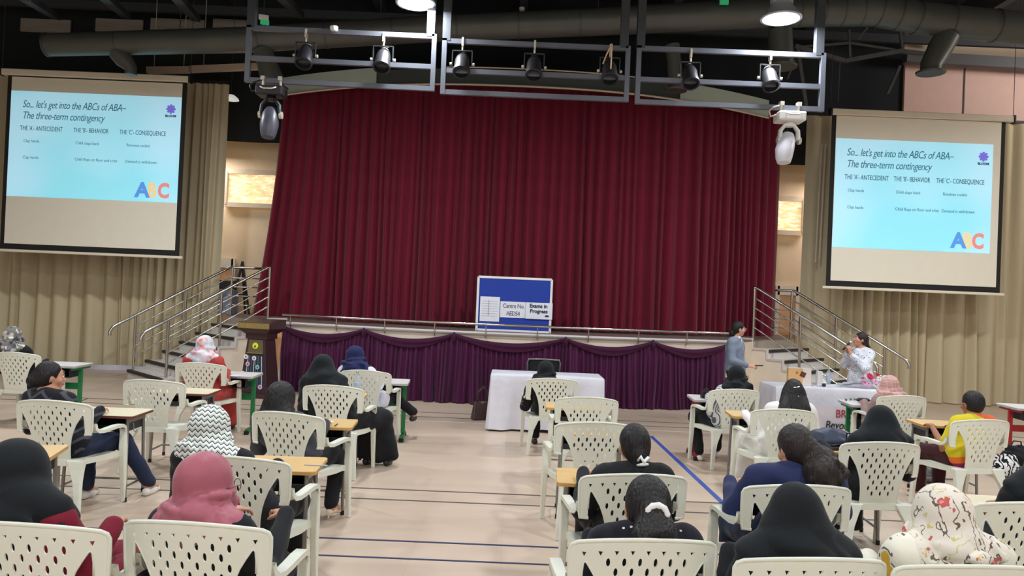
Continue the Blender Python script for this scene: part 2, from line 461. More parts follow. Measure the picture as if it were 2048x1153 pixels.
# ---------------------------------------------------------------- curtains
def folds(n, seed, sharp=.35):
    r = random.Random(seed); w = [r.uniform(.55, 1.5) for _ in range(n)]; s = sum(w); acc = [0]
    for q in w: acc.append(acc[-1]+q/s)
    amp = [r.uniform(.55, 1.25) for _ in range(n+1)]
    acc = np.array(acc)
    def f(u):
        i = min(n-1, max(0, int(np.searchsorted(acc, u, 'right')-1)))
        t = (u-acc[i])/(acc[i+1]-acc[i])
        c = .5-.5*math.cos(2*PI*t)
        return c**(1-sharp)*amp[i]*(1-t*.0)
    return f
def hang(xs0, xs1, xb0, xb1, z0, z1, line, n, seed, amp, nu, nv=14, pinch=.35, sway=.02, hem=0.0):
    f = folds(n, seed); g = folds(max(2, n//4), seed+9)
    def fn(u, v):
        z = z0+(z1-z0)*v
        e = (1-v)**1.6
        x = xs0+(xs1-xs0)*u+(xb0-xs0)*e*max(0, 1-u*3)**1.5+(xb1-xs1)*e*max(0, u*3-2)**1.5
        x += sway*math.sin(u*31+3*v)*(1-v)
        a = amp*(pinch+(1-pinch)*(1-v)**.6)
        y = line(x)-a*f(u)-.5*a*g(u)*(1-v)
        if v == 0: z += hem*math.sin(u*n*1.3)
        return (x, y, z)
    return MB().sheet(fn, nu, nv)
pl = U(568, 172, d=14.55); pr = U(1574, 215, d=14.6); bl = U(500, 640, d=14.6); br = U(1556, 684, d=14.6)
cx = U(1040, 400, d=13.8).x
CZ = 5.68
o = obj('stage_curtain', hang(pl.x, cx, bl.x, cx, STAGE_H+.03, CZ, CUR, 30, 5, .15, 560, 16), M['red'], smooth=180)
tag(o, 'left half of the tall dark red velvet stage curtain', 'curtain', 'red stage curtain halves')
o = obj('stage_curtain', hang(cx-.12, pr.x, cx-.12, br.x, STAGE_H+.03, CZ, lambda x: CUR(x)+.1, 30, 11, .15, 560, 16), M['red'], smooth=180)
tag(o, 'right half of the tall dark red velvet stage curtain', 'curtain', 'red stage curtain halves')

# curved pelmet over the curtain: pale ends, dark middle, cream piping
pel = thing('curtain_pelmet', 'curved pelmet above the red curtain with pale green ends and dark middle', 'pelmet')
def arc(x0, x1, off, z0, z1, n=24, thick=.05, zf=None):
    def fn(u, v):
        x = x0+(x1-x0)*u
        return (x, CUR(x)-off, (z0+(z1-z0)*v)+(zf(x) if zf else 0))
    m_ = MB().sheet(fn, n, 1)
    m_.sheet(lambda u, v: (lambda x: (x, CUR(x)-off+thick, (z0+(z1-z0)*v)+(zf(x) if zf else 0)))(x0+(x1-x0)*(1-u)), n, 1)
    m_.sheet(lambda u, v: (lambda x: (x, CUR(x)-off+thick*v, z0+(zf(x) if zf else 0)))(x0+(x1-x0)*(1-u)), n, 1)
    m_.sheet(lambda u, v: (lambda x: (x, CUR(x)-off+thick*v, z1+(zf(x) if zf else 0)))(x0+(x1-x0)*u), n, 1)
    return m_
zf = lambda x: -.012*max(0, abs(x)-1)**2
lx = U(757, 165, d=13.9).x; rx = U(1357, 185, d=13.9).x
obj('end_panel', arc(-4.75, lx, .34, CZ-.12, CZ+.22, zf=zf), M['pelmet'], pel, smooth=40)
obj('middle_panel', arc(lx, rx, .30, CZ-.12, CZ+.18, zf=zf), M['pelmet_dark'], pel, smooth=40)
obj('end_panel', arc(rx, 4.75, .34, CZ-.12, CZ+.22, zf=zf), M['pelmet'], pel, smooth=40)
obj('piping', MB().tube([(x, CUR(x)-.36, CZ-.12+zf(x)) for x in np.linspace(-4.75, 4.75, 50)], .018, 6), M['piping'], pel)
obj('top_piping', MB().tube([(x, CUR(x)-.33, CZ+.2+zf(x)) for x in np.linspace(lx+1.2, rx-.6, 30)], .012, 6), M['piping'], pel)

# beige side curtains
def side_curtain(x0, x1, b0, b1, ztop, n, seed, label, y=15.15):
    root = thing('side_curtain', label, 'curtain', group='beige wall curtains')
    obj('curtain_cloth', hang(x0, x1, b0, b1, .02, ztop, lambda x: y, n, seed, .16, n*18, 14, pinch=.45, sway=.03), M['beige'], root, smooth=180)
    obj('curtain_track', MB().bar((x0, y-.02, ztop+.03), (x1, y-.02, ztop+.03), .08, .06), M['black'], root)
    return root
l0 = U(455, 170, d=15.05).x; l1 = U(432, 520, d=15.05).x
side_curtain(-8.0, l0, -7.9, l1+.02, 5.83, 13, 21, 'beige pleated curtain panel left of the stage, beside the left stairs')
side_curtain(-11.6, -8.0, -11.6, -7.9, 5.83, 12, 22, 'beige pleated curtain panel at the far left behind the left screen')
r0 = U(1618, 228, d=15.05).x; r1 = U(1600, 560, d=15.05).x
RC = side_curtain(r0, 8.4, r1, 8.4, 5.70, 12, 23, 'beige pleated curtain panel right of the stage, beside the right stairs')
side_curtain(8.4, 11.8, 8.4, 11.8, 5.70, 11, 24, 'beige pleated curtain panel at the far right behind the right screen')
# two pale tubes standing against the right curtain
for (xa, ya, xb, yb, s_) in ((1643, 289, 1631, 525, 'left'), (1651, 288, 1639, 519, 'right')):
    a_ = U(xa, ya, d=14.8); b_ = U(xb, yb, d=14.8)
    o = obj('pull_cord', MB().tube([a_, b_], .016, 8), M['piping'], RC, smooth=60)
# white hem liner at left curtain foot
o = obj('curtain_liner', MB().sheet(lambda u, v: (-11+5.0*u, 14.83+.04*math.sin(u*40), .002+.1*v), 90, 1), mat('pale_lining', (205, 202, 214), rough=.8), smooth=180)
tag(o, 'pale lining cloth peeping out under the left beige curtain', 'cloth')

# ---------------------------------------------------------------- purple stage skirt
sk = thing('stage_skirt', 'purple satin skirt pleated and swagged along the stage front', 'skirt')
XL, XR = U(552, 760, d=12.9).x, U(1450, 800, d=12.9).x
peaks = [XL, -2.45, -.92, .92, 2.4, XR+.05]
def topz(x):
    for a_, b_ in zip(peaks[:-1], peaks[1:]):
        if a_ <= x <= b_+1e-6:
            t = (x-a_)/(b_-a_); return STAGE_H-.03-.13*math.sin(PI*t)**.8
    return STAGE_H-.04
fsk = folds(92, 41, .2); gsk = folds(23, 42)
def skf(u, v):
    x = XL+(XR-XL)*u
    zt = topz(x)-.06; z = .01+(zt-.01)*v
    spread = (1-v)
    xx = x+.035*math.sin(u*57+1)*spread**2
    y = SF(x)-.05-.075*fsk(u)*(.35+.65*spread**.5)-.13*gsk(u)*spread**1.3
    return (xx, y, z)
obj('pleated_cloth', MB().sheet(skf, 1300, 14), M['purple'], sk, smooth=180)
for a_, b_ in zip(peaks[:-1], peaks[1:]):
    def sw(u, v, a_=a_, b_=b_):
        x = a_+(b_-a_)*u; s = math.sin(PI*u)
        zt = topz(x); z = zt-(.05+.10*s)*(1-v)-.0*s
        y = SF(x)-.09-.02*s-.03*math.sin(PI*v)-.012*math.sin(v*9+u*3)*s
        return (x, y, z)
    obj('swag', MB().sheet(sw, 30, 8), M['purple2'], sk, smooth=180)
for x in peaks[1:-1]:
    obj('swag_tie', MB().tube([(x, SF(x)-.1, STAGE_H-.02), (x, SF(x)-.13, STAGE_H-.1), (x, SF(x)-.1, STAGE_H-.17)], [.015, .03, .02], 8), M['purple2'], sk, smooth=180)

# ---------------------------------------------------------------- projection screens
M['screen'] = mat('screen_fabric', (240, 233, 214), rough=.8, var=.03)
M['black_border'] = mat('screen_black_border', (26, 26, 24), rough=.8)
M['housing'] = mat('screen_housing_white', (232, 222, 200), rough=.4)
def slidecol(nt, x, y, z, vec):
    n = noisef(nt, vec, .45, 1)
    yield (n-.4).max(0.0).min(.2)*2.5, (198, 226, 246)
M['slide'] = mat('projected_slide', (140, 214, 230), rough=.9, emit=.60, var=.02, vscale=.6, pattern=slidecol, spec=0)
_b = M['slide'].node_tree.nodes['Principled BSDF']
def ink(name, c, e=.35): return mat(name, c, rough=.9, emit=e, var=.0, spec=0)
M['ink_head'] = ink('slide_ink_teal', (70, 120, 140), .3); M['ink'] = ink('slide_ink_grey', (60, 92, 110), .25)
M['ink_small'] = ink('slide_ink_small', (84, 120, 138), .3)
M['violet'] = ink('slide_violet', (120, 112, 214), .5)
M['abc'] = [ink('slide_blue', (92, 150, 222), .45), ink('slide_yellow', (232, 204, 150), .5), ink('slide_red', (226, 140, 134), .45)]
def screen(label, pTL, pTR, pBL, housing, depth, slide_l, slide_r, slide_t, slide_b, z0, z1, x0, x1, yaw=0.0):
    """all measures are metres in the screen's own plane; x0..x1, z0..z1 the fabric"""
    r = thing('projection_screen', label, 'screen', group='pull-down projection screens')
    y = depth; cx_ = (x0+x1)/2
    r.location = (cx_, y, 0); r.rotation_euler = (0, 0, yaw)
    W_ = x1-x0
    hz = housing[2]
    m_ = MB().box(((housing[0]+housing[1])/2-cx_, .02, hz), (housing[1]-housing[0], .11, .12))
    obj('housing', m_, M['housing'], r, bevel=.02)
    for xx in (housing[0]-cx_, housing[1]-cx_):
        obj('end_cap', MB().box((xx, .02, hz), (.04, .13, .14)), M['black'], r, bevel=.01)
        obj('hanging_cable', MB().tube([(xx, .02, hz+.06), (xx, .02, CEIL-.1)], .006, 5), M['beam'], r)
    obj('black_border', MB().box((0, .012, (z0+z1)/2-.01), (W_+.16, .006, z1-z0+.22)), M['black_border'], r)
    obj('screen_fabric', MB().box((0, .004, (z0+z1)/2), (W_, .006, z1-z0)), M['screen'], r)
    obj('bottom_bar', MB().box((0, .0, z0-.13), (W_+.3, .05, .05)), M['housing'], r, bevel=.01)
    sl, sr = slide_l-cx_, slide_r-cx_; st, sb = slide_t, slide_b
    s = obj('projected_slide', MB().box(((sl+sr)/2, -.002, (st+sb)/2), (sr-sl, .004, st-sb)), M['slide'], r)
    w_ = sr-sl; h_ = st-sb; Y = -.007
    def T(t, fx, fz, size, m, **k): text(t, size*h_, (sl+w_*fx, Y, st-h_*fz), m, s, extrude=.001, **k)
    T('So... let\'s get into the ABCs of ABA–', .07, .155, .098, M['ink_head'], shear=.25, width=.74, space=.92)
    T('The three-term contingency', .07, .262, .098, M['ink_head'], shear=.25, width=.76, space=.92)
    T('THE \'A\'- ANTECEDENT', .062, .372, .062, M['ink'], width=.64, space=1.0)
    T('THE \'B\'- BEHAVIOR', .375, .372, .062, M['ink'], width=.64, space=1.0)
    T('THE \'C\'- CONSEQUENCE', .645, .372, .062, M['ink'], width=.64, space=1.0)
    T('Clap hands', .085, .485, .04, M['ink_small'], width=.85)
    T('Child claps hand', .39, .485, .04, M['ink_small'], width=.85)
    T('Receives cookie', .69, .485, .04, M['ink_small'], width=.85)
    T('Clap hands', .085, .64, .04, M['ink_small'], width=.85)
    T('Child flops on floor and cries', .39, .64, .04, M['ink_small'], width=.85)
    T('Demand is withdrawn', .685, .64, .04, M['ink_small'], width=.85)
    # logo: a ring of petals
    cxl, czl = sl+w_*.94, st-h_*.115; rr = h_*.036
    lg = MB()
    for k in range(8):
        a_ = k*PI/4
        lg.lathe([(rr*.34, -.001), (rr*.34, .001)], 8, (cxl+rr*.95*math.cos(a_), Y, czl+rr*.95*math.sin(a_)), Matrix.Rotation(PI/2, 3, 'X'))
    lg.lathe([(rr*.85, -.0008), (rr*.85, .0008)], 16, (cxl, Y, czl), Matrix.Rotation(PI/2, 3, 'X'))
    obj('logo', lg, M['violet'], s)
    text('BLOOM', .03*h_, (cxl, Y, czl-h_*.075), M['ink'], s, extrude=.001, align='CENTER', bold=.003)
    for i, (ch, fx) in enumerate((('A', .755), ('B', .825), ('C', .885))):
        text(ch, .19*h_, (sl+w_*fx, Y-.001*(2-i), st-h_*.955+.0), M['abc'][i], s, extrude=.002, bold=.016, width=1.0 if i == 0 else .8)
    return r
# measured corners -> metres
def Sx(px, py, d): return U(px, py, d=d)
D1 = 13.9
screen('pull-down projection screen left of the stage showing a pale blue slide', 0, 0, 0,
       (U(3, 143, d=D1).x, U(380, 158, d=D1).x, U(190, 151, d=D1).z), D1,
       U(18, 285, d=D1).x, U(359, 300, d=D1).x, U(190, 188, d=D1).z, U(185, 399, d=D1).z,
       U(183, 494, d=D1).z, U(190, 160, d=D1).z, U(17, 300, d=D1).x, U(359, 300, d=D1).x, yaw=0)
screen('pull-down projection screen right of the stage showing a pale blue slide', 0, 0, 0,
       (U(1662, 228, d=D1).x, U(2028, 235, d=D1).x, U(1845, 231, d=D1).z), D1,
       U(1668, 390, d=D1).x, U(1983, 390, d=D1).x, U(1830, 283, d=D1).z, U(1820, 501, d=D1).z,
       U(1825, 568, d=D1).z, U(1840, 238, d=D1).z, U(1667, 400, d=D1).x, U(1998, 400, d=D1).x, yaw=0)

# ---------------------------------------------------------------- ducts, trusses, lamps
DD = 12.8
dpts = [U(95, 90, d=DD), U(490, 80, d=DD), U(860, 58, d=DD), U(1200, 44, d=DD), U(1500, 28, d=DD), U(1640, 22, d=DD), U(1745, 20, d=DD), U(1850, 38, d=DD), U(2100, 62, d=DD), U(2300, 90, d=DD)]
duct = thing('air_duct', 'long round galvanised air duct crossing under the dark roof', 'duct')
obj('duct_body', MB().tube(dpts, [.19, .215, .22, .225, .25, .26, .27, .27, .27, .27], 20), M['duct'], duct, smooth=60)
for i in range(26):
    t = i/25*(len(dpts)-1); k = min(int(t), len(dpts)-2); p_ = dpts[k].lerp(dpts[k+1], t-k); d_ = (dpts[k+1]-dpts[k]).normalized()
    rr = (.19, .215, .22, .225, .25, .26, .27, .27, .27, .27)[k]+.012
    obj('seam', MB().tube([p_-d_*.015, p_+d_*.015], rr, 20), M['duct_seam'], duct, smooth=60)
for (xa, ya, xb, yb, r0_, r1_, ring) in ((235, 105, 262, 136, .15, .1, 0), (525, 100, 545, 160, .17, .2, 1), (1560, 60, 1563, 118, .2, .2, 1), (1895, 70, 1862, 130, .2, .17, 1), (1345, 90, 1352, 165, .12, .13, 1)):
    a_ = U(xa, ya, d=DD); b_ = U(xb, yb, d=DD)
    br_ = obj('branch', MB().tube([a_, a_.lerp(b_, .45), b_, b_-Vector((0, 0, .12))], [r0_, r0_, r1_, r1_], 16), M['duct'], duct, smooth=60)
    if ring: obj('diffuser', MB().lathe([(r1_+.0, 0), (r1_+.07, -.02), (r1_+.06, -.05), (r1_-.02, -.04)], 18, b_-Vector((0, 0, .1))), M['duct_seam'], br_, smooth=60)
for px_ in (360, 760, 1195, 1470, 1750):
    a_ = U(px_, 60, d=DD)
    obj('hanger', MB().tube([a_, (a_.x, a_.y, CEIL-.1)], .008, 5), M['beam'], duct)
# steel lattice seen to the right below the duct
lat = thing('roof_lattice', 'dim grey steel lattice of roof braces right of the stage lights', 'brace')
for (x0_, y0_, x1_, y1_, wd) in ((1590, 92, 1690, 122, .07), (1690, 122, 1800, 102, .07), (1800, 102, 1850, 108, .07), (1800, 60, 1805, 100, .05), (1698, 60, 1700, 115, .04),
                                 (1595, 95, 1612, 212, .06), (1590, 120, 1575, 158, .03), (1590, 95, 1700, 86, .04), (1700, 86, 1790, 100, .04), (1800, 132, 1775, 188, .05), (1735, 55, 1715, 80, .04), (1680, 125, 1676, 205, .012)):
    obj('brace', MB().bar(U(x0_, y0_, d=14.2), U(x1_, y1_, d=14.2), wd), M['strut'], lat)
# left side: pale cable trays above the curtain
for (x0_, y0_, x1_, y1_) in ((295, 141, 380, 140), (382, 139, 548, 132)):
    ca, cb_ = U(x0_, y0_, d=14.9), U(x1_, y1_, d=14.9); cm = MB().bar(ca, cb_, .12, .12)
    for t_ in (.15, .85): cq = ca.lerp(cb_, t_); cm.tube([cq, (cq.x, cq.y, CEIL-.02)], .006, 5)
    o = obj('cable_tray', cm, M['piping']); tag(o, 'pale cable tray end above the left screen' if x0_ < 300 else 'long pale cable tray between left screen and red curtain', 'tray')
# short diagonal rafters high left
for i, (x0_, y0_, x1_, y1_) in enumerate(((50, -5, 112, 34), (205, -10, 252, 32), (350, -10, 392, 38), (560, -10, 600, 30))):
    o = struct('trim_%d' % (40+i), MB().bar(U(x0_, y0_, d=11.2), U(x1_, y1_, d=14.6), .16, .1), M['beam'])
# small unlit dome lamp behind the left opening
p_ = U(462, 198, d=15.3)
r = thing('dome_lamp', 'small white dome lamp behind the left edge of the stage', 'lamp', p_)
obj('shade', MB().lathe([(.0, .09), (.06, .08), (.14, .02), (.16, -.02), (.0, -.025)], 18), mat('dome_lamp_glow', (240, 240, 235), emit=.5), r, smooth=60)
obj('hanging_rod', MB().tube([(0, 0, .08), (0, 0, CEIL-p_.z-.02)], .006, 5), M['beam'], r)
# exit lights
M['green_glow'] = mat('green_glow', (50, 170, 110), emit=.4)
for i, (x_, y_) in enumerate(((527, 42), (1446, 2))):
    p_ = U(x_, y_, d=12.45); r = thing('exit_light', 'small green emergency light under the roof, %s' % ('upper left by the truss' if i == 0 else 'at the top right of centre'), 'light', p_, .3 if i == 0 else 0, group='green emergency lights')
    obj('body', MB().box((0, 0, .06), (.16, .06, .08)), M['white'], r, bevel=.01); obj('panel', MB().box((.02, 0, -.02), (.14, .05, .07)), M['green_glow'], r); obj('hanging_rod', MB().tube([(0, 0, .08), (0, 0, CEIL-p_.z-.02)], .008, 5), M['beam'], r)
for i, (x_, y_) in enumerate(((668, 58), (1044, 19))):
    p_ = U(x_, y_, d=9.45 if i == 0 else 13.0)
    o = obj('smoke_detector', MB().lathe([(0, -.03), (.035, -.025), (.05, 0), (.05, .03), (0, .035)], 14, p_), M['white'], smooth=50); tag(o, 'small white round detector %s' % ('on top of the left truss frame' if i == 0 else 'hanging in the dark above centre'), 'detector')
    
# three hanging truss frames with stage lights
M['par'] = mat('stage_light_chrome', (90, 96, 98), rough=.25, metal=.7)
M['par_dark'] = mat('stage_light_black', (40, 40, 44), rough=.4, metal=.3)
M['clampm'] = mat('clamp_silver', (205, 200, 186), rough=.4, metal=.3)
TD = 9.5
FR = [((500, 55), (868, 75), (494, 157), (866, 181)), ((890, 82), (1256, 98), (885, 183), (1252, 201)), ((1280, 97), (1645, 112), (1272, 204), (1643, 219))]
for i, (tl, tr_, bl_, br_) in enumerate(FR):
    r = thing('truss_frame', 'grey welded lighting frame hanging above the stage, %s' % ('left one', 'middle one', 'right one')[i], 'truss', group='hanging lighting frames')
    TL, TR, BL, BR = (U(*q, d=TD) for q in (tl, tr_, bl_, br_))
    zt = (TL.z+TR.z)/2; zb = (BL.z+BR.z)/2; x0_ = (TL.x+BL.x)/2; x1_ = (TR.x+BR.x)/2; sl_ = (TR.z-TL.z)/(TR.x-TL.x)*.6
    zL = lambda z, x: z+sl_*(x-(x0_+x1_)/2)
    zm = zt*.42+zb*.58
    for (z_, nm) in ((zt, 'top_bar'), (zm, 'middle_bar'), (zb, 'bottom_bar')):
        obj(nm, MB().bar((x0_, TD, zL(z_, x0_)), (x1_, TD, zL(z_, x1_)), .05, .06), M['truss'], r)
    for x_ in (x0_, x1_):
        obj('upright', MB().bar((x_, TD, zL(zb, x_)-.03), (x_, TD, zL(zt, x_)+.03), .06), M['truss'], r)
    for x_ in (x0_+.02, x1_-.05):
        obj('hanger_post', MB().bar((x_, TD+.02, zL(zt, x_)), (x_, TD+.02, CEIL-.3), .1), M['beam'], r)
def par_can(px_, i, py_, tilt, big=1):
    p_ = U(px_, py_, d=TD)
    r = thing('stage_spotlight', '', 'spotlight', p_, 0, 'spotlights clamped to the lighting frames')
    R = Matrix.Rotation(math.radians(tilt), 3, 'X')
    obj('clamp', MB().box((0, 0, -.03), (.025, .07, .11)).tube([(0, 0, -.08), (0, 0, -.14)], .012, 8), M['clampm'], r)
    y_ = MB().bar((-.13, 0, -.14), (.13, 0, -.14), .03, .012)
    for s_ in (-1, 1): y_.bar((s_*.125, 0, -.14), (s_*.125, 0, -.34), .012, .03, up=(0, 1, 0))
    obj('yoke', y_, M['par'], r)
    c = Vector((0, 0, -.31))
    obj('lamp_body', MB().lathe([(.0, .17), (.05, .165), (.075, .13), (.095, .06), (.1, -.1), (.11, -.11), (.11, -.15), (.09, -.15), (.085, -.08), (0, -.06)], 20, c, R), M['par_dark'], r, smooth=40)
    obj('end_plate', MB().lathe([(.0, .176), (.05, .172), (.058, .155)], 16, c, R), M['clampm'], r, smooth=40)
    for s_ in (-1, 1): obj('tilt_knob', MB().lathe([(.0, .02), (.02, .018), (.02, -.01), (0, -.01)], 10, (s_*.14, 0, -.31), Matrix.Rotation(PI/2*s_, 3, 'Y')), M['clampm'], r)
    names = ['leftmost spotlight on the left lighting frame', 'right spotlight on the left lighting frame', 'leftmost spotlight on the middle lighting frame', 'centre spotlight on the middle lighting frame', 'rightmost spotlight on the middle lighting frame with a looped strap', 'left spotlight on the right lighting frame', 'right spotlight on the right lighting frame, brightly lit']
    r['label'] = 'dark chrome can, '+names[i]
    if i == 4:
        obj('strap', MB().tube([(0, -.12, 0), (-.06, -.13, -.14), (-.1, -.12, -.26)], .01, 6).tube([(0, -.12, 0), (.0, -.13, -.2), (.0, -.12, -.32)], .01, 6), mat('tan_strap', (186, 150, 110)), r)
for i, (x_, y_) in enumerate(((613, 63), (768, 71), (926, 80), (1070, 86), (1221, 94), (1382, 103), (1541, 108))):
    par_can(x_, i, y_, -32)
def moving_head(x0_, y0_, light, label):
    p_ = U(x0_, y0_, d=TD-.02); body = M['white'] if light else M['par_dark']
    r = thing('moving_head_light', label, 'spotlight', p_, 0, 'moving head lights')
    for s_ in (-.11, .11): obj('clamp', MB().tube([(s_, 0, .02), (s_, 0, -.07)], .018, 8).box((s_, 0, .04), (.05, .08, .05)), M['clampm'], r)
    obj('base', MB().box((0, 0, -.13), (.34, .26, .12)), body, r, bevel=.02)
    obj('handle', MB().tube([(-.1, -.14, -.1), (-.05, -.16, -.125), (.05, -.16, -.125), (.1, -.14, -.1)], .01, 6), M['clampm'], r, smooth=180)
    obj('neck', MB().lathe([(.05, 0), (.07, -.03), (.05, -.06)], 14, (0, 0, -.19)), body, r, smooth=50)
    arm = MB()
    for s_ in (-1, 1): arm.tube([(s_*.05, 0, -.22), (s_*.11, 0, -.3), (s_*.115, 0, -.42)], [.035, .045, .05], 10, flat=.6)
    obj('yoke', arm, body, r, smooth=60)
    sh = -.06 if light else 0.0
    hd = MB().tube([(0, .02, -.34), (sh*.4, 0, -.42), (sh, -.03, -.55), (sh*1.2, -.05, -.66), (sh*1.2, -.06, -.72)], [.07, .105, .115, .1, .08], 16)
    obj('head', hd, mat('moving_head_shell', (214, 214, 224) if light else (74, 74, 86), rough=.4), r, smooth=60)
    for s_ in (-1, 1): obj('tilt_hub', MB().lathe([(0, .03), (.045, .025), (.05, -.01)], 12, (s_*.125, 0, -.42), Matrix.Rotation(PI/2*s_, 3, 'Y')), M['clampm'], r, smooth=50)
    obj('cable', MB().tube([(-.16, 0, -.1), (-.25, -.02, -.13), (-.27, -.02, -.06), (-.22, 0, -.01), (-.12, 0, .02)], .012, 6), M['clampm'] if light else M['par_dark'], r, smooth=180)
moving_head(544, 164, False, 'dark moving head light hanging from the left end of the left frame')
moving_head(1580, 215, True, 'white moving head light hanging from the right end of the right frame')

# high bay lamps: the hall's own light
M['lamp_face'] = mat('lamp_glow', (246, 252, 255), emit=9.0, var=0)
M['lamp_shell'] = mat('lamp_reflector', (176, 182, 190), rough=.35, metal=.2)
i = 0
for (x_, y_) in HIGH_BAYS:
    nm = {(-1.36, 9.4): 'round high bay lamp at the top centre left, cut by the frame', (3.24, 9.4): 'round high bay lamp glowing at the top right above the right truss'}.get((x_, y_), 'round high bay lamp out of sight %s, %s' % ({9.4: 'level with the lighting frames', 4.2: 'over the middle of the audience', -1.0: 'behind the back row'}[y_], {-5.95: 'far left', -1.36: 'centre left', 3.24: 'centre right', 7.85: 'far right'}[x_]))
    r = thing('high_bay_lamp', nm, 'lamp', (x_, y_, HIGH_BAY_Z), 0, 'high bay lamps')
    obj('reflector', MB().lathe([(.25, 0), (.255, .015), (.2, .09), (.14, .16), (.13, .2)], 28), M['lamp_shell'], r, smooth=50)
    obj('heat_sink', MB().lathe([(.13, .2), (.14, .21), (.14, .42), (.08, .44), (.03, .5)], 20), M['lamp_shell'], r, smooth=40)
    obj('lamp_glass', MB().lathe([(.0, -.035), (.12, -.028), (.2, -.01), (.245, .01)], 28), M['lamp_face'], r, smooth=180)
    obj('suspension_rod', MB().tube([(0, 0, .48), (0, 0, CEIL-HIGH_BAY_Z-.05)], .012, 6), M['beam'], r)
    l = bpy.data.lights.new('high_bay_light', 'AREA'); l.shape = 'DISK'; l.size = .5; l.energy = HIGH_BAY_W*(1.45 if y_ > 9 else .9); l.color = LAMP_COL
    lo = bpy.data.objects.new('high_bay_light', l); COL.objects.link(lo); lo.parent = r; lo.location = (0, 0, -.05)
# ================================================================ furniture
M['plastic'] = mat('ivory_plastic', (222, 224, 210), rough=.38, var=.02, vscale=4, spec=.5)
M['grime'] = mat('grey_sticker', (150, 152, 146), rough=.6)
CH = .885; CWD = .60   # chair height and width

def flat_with_holes(outline, holes, grid, maxtri=None):
    vs = [Vector(p) for p in outline]; ed = []; n = len(outline)
    ed += [(i, (i+1) % n) for i in range(n)]
    for h in holes:
        o = len(vs); vs += [Vector(p) for p in h]; ed += [(o+i, o+(i+1) % len(h)) for i in range(len(h))]
    hc = [(sum(p[0] for p in h)/len(h), sum(p[1] for p in h)/len(h)) for h in holes]
    def inside(p, poly):
        x, y = p; c = False; j = len(poly)-1
        for i in range(len(poly)):
            xi, yi = poly[i]; xj, yj = poly[j]
            if (yi > y) != (yj > y) and x < (xj-xi)*(y-yi)/(yj-yi)+xi: c = not c
            j = i
        return c
    for g in grid:
        if inside(g, outline) and not any(inside(g, h) for h in holes): vs.append(Vector(g))
    rv, re, rf, _, _, _ = geometry.delaunay_2d_cdt(vs, ed, [], 0, 1e-6)
    fs = []
    for f in rf:
        c = (sum(rv[i].x for i in f)/len(f), sum(rv[i].y for i in f)/len(f))
        if inside(c, outline) and not any(inside(c, h) for h in holes): fs.append(tuple(f))
    return [(v.x, v.y) for v in rv], fs

def shell(verts2, faces, fmap, thick):
    """fmap(x,z)->(Vector, normal) ; two skins joined along their borders"""
    n = len(verts2); A = []; B = []
    for x, z in verts2:
        p, nn = fmap(x, z); A.append(p+nn*thick/2); B.append(p-nn*thick/2)
    fs = [tuple(f) for f in faces]+[tuple(i+n for i in f[::-1]) for f in faces]
    cnt = {}
    for f in faces:
        for i in range(len(f)):
            a_, b_ = f[i], f[(i+1) % len(f)]; cnt[(a_, b_)] = 1
    for (a_, b_) in list(cnt):
        if (b_, a_) not in cnt: fs.append((b_, a_, a_+n, b_+n))
    return MB().add(A+B, fs)

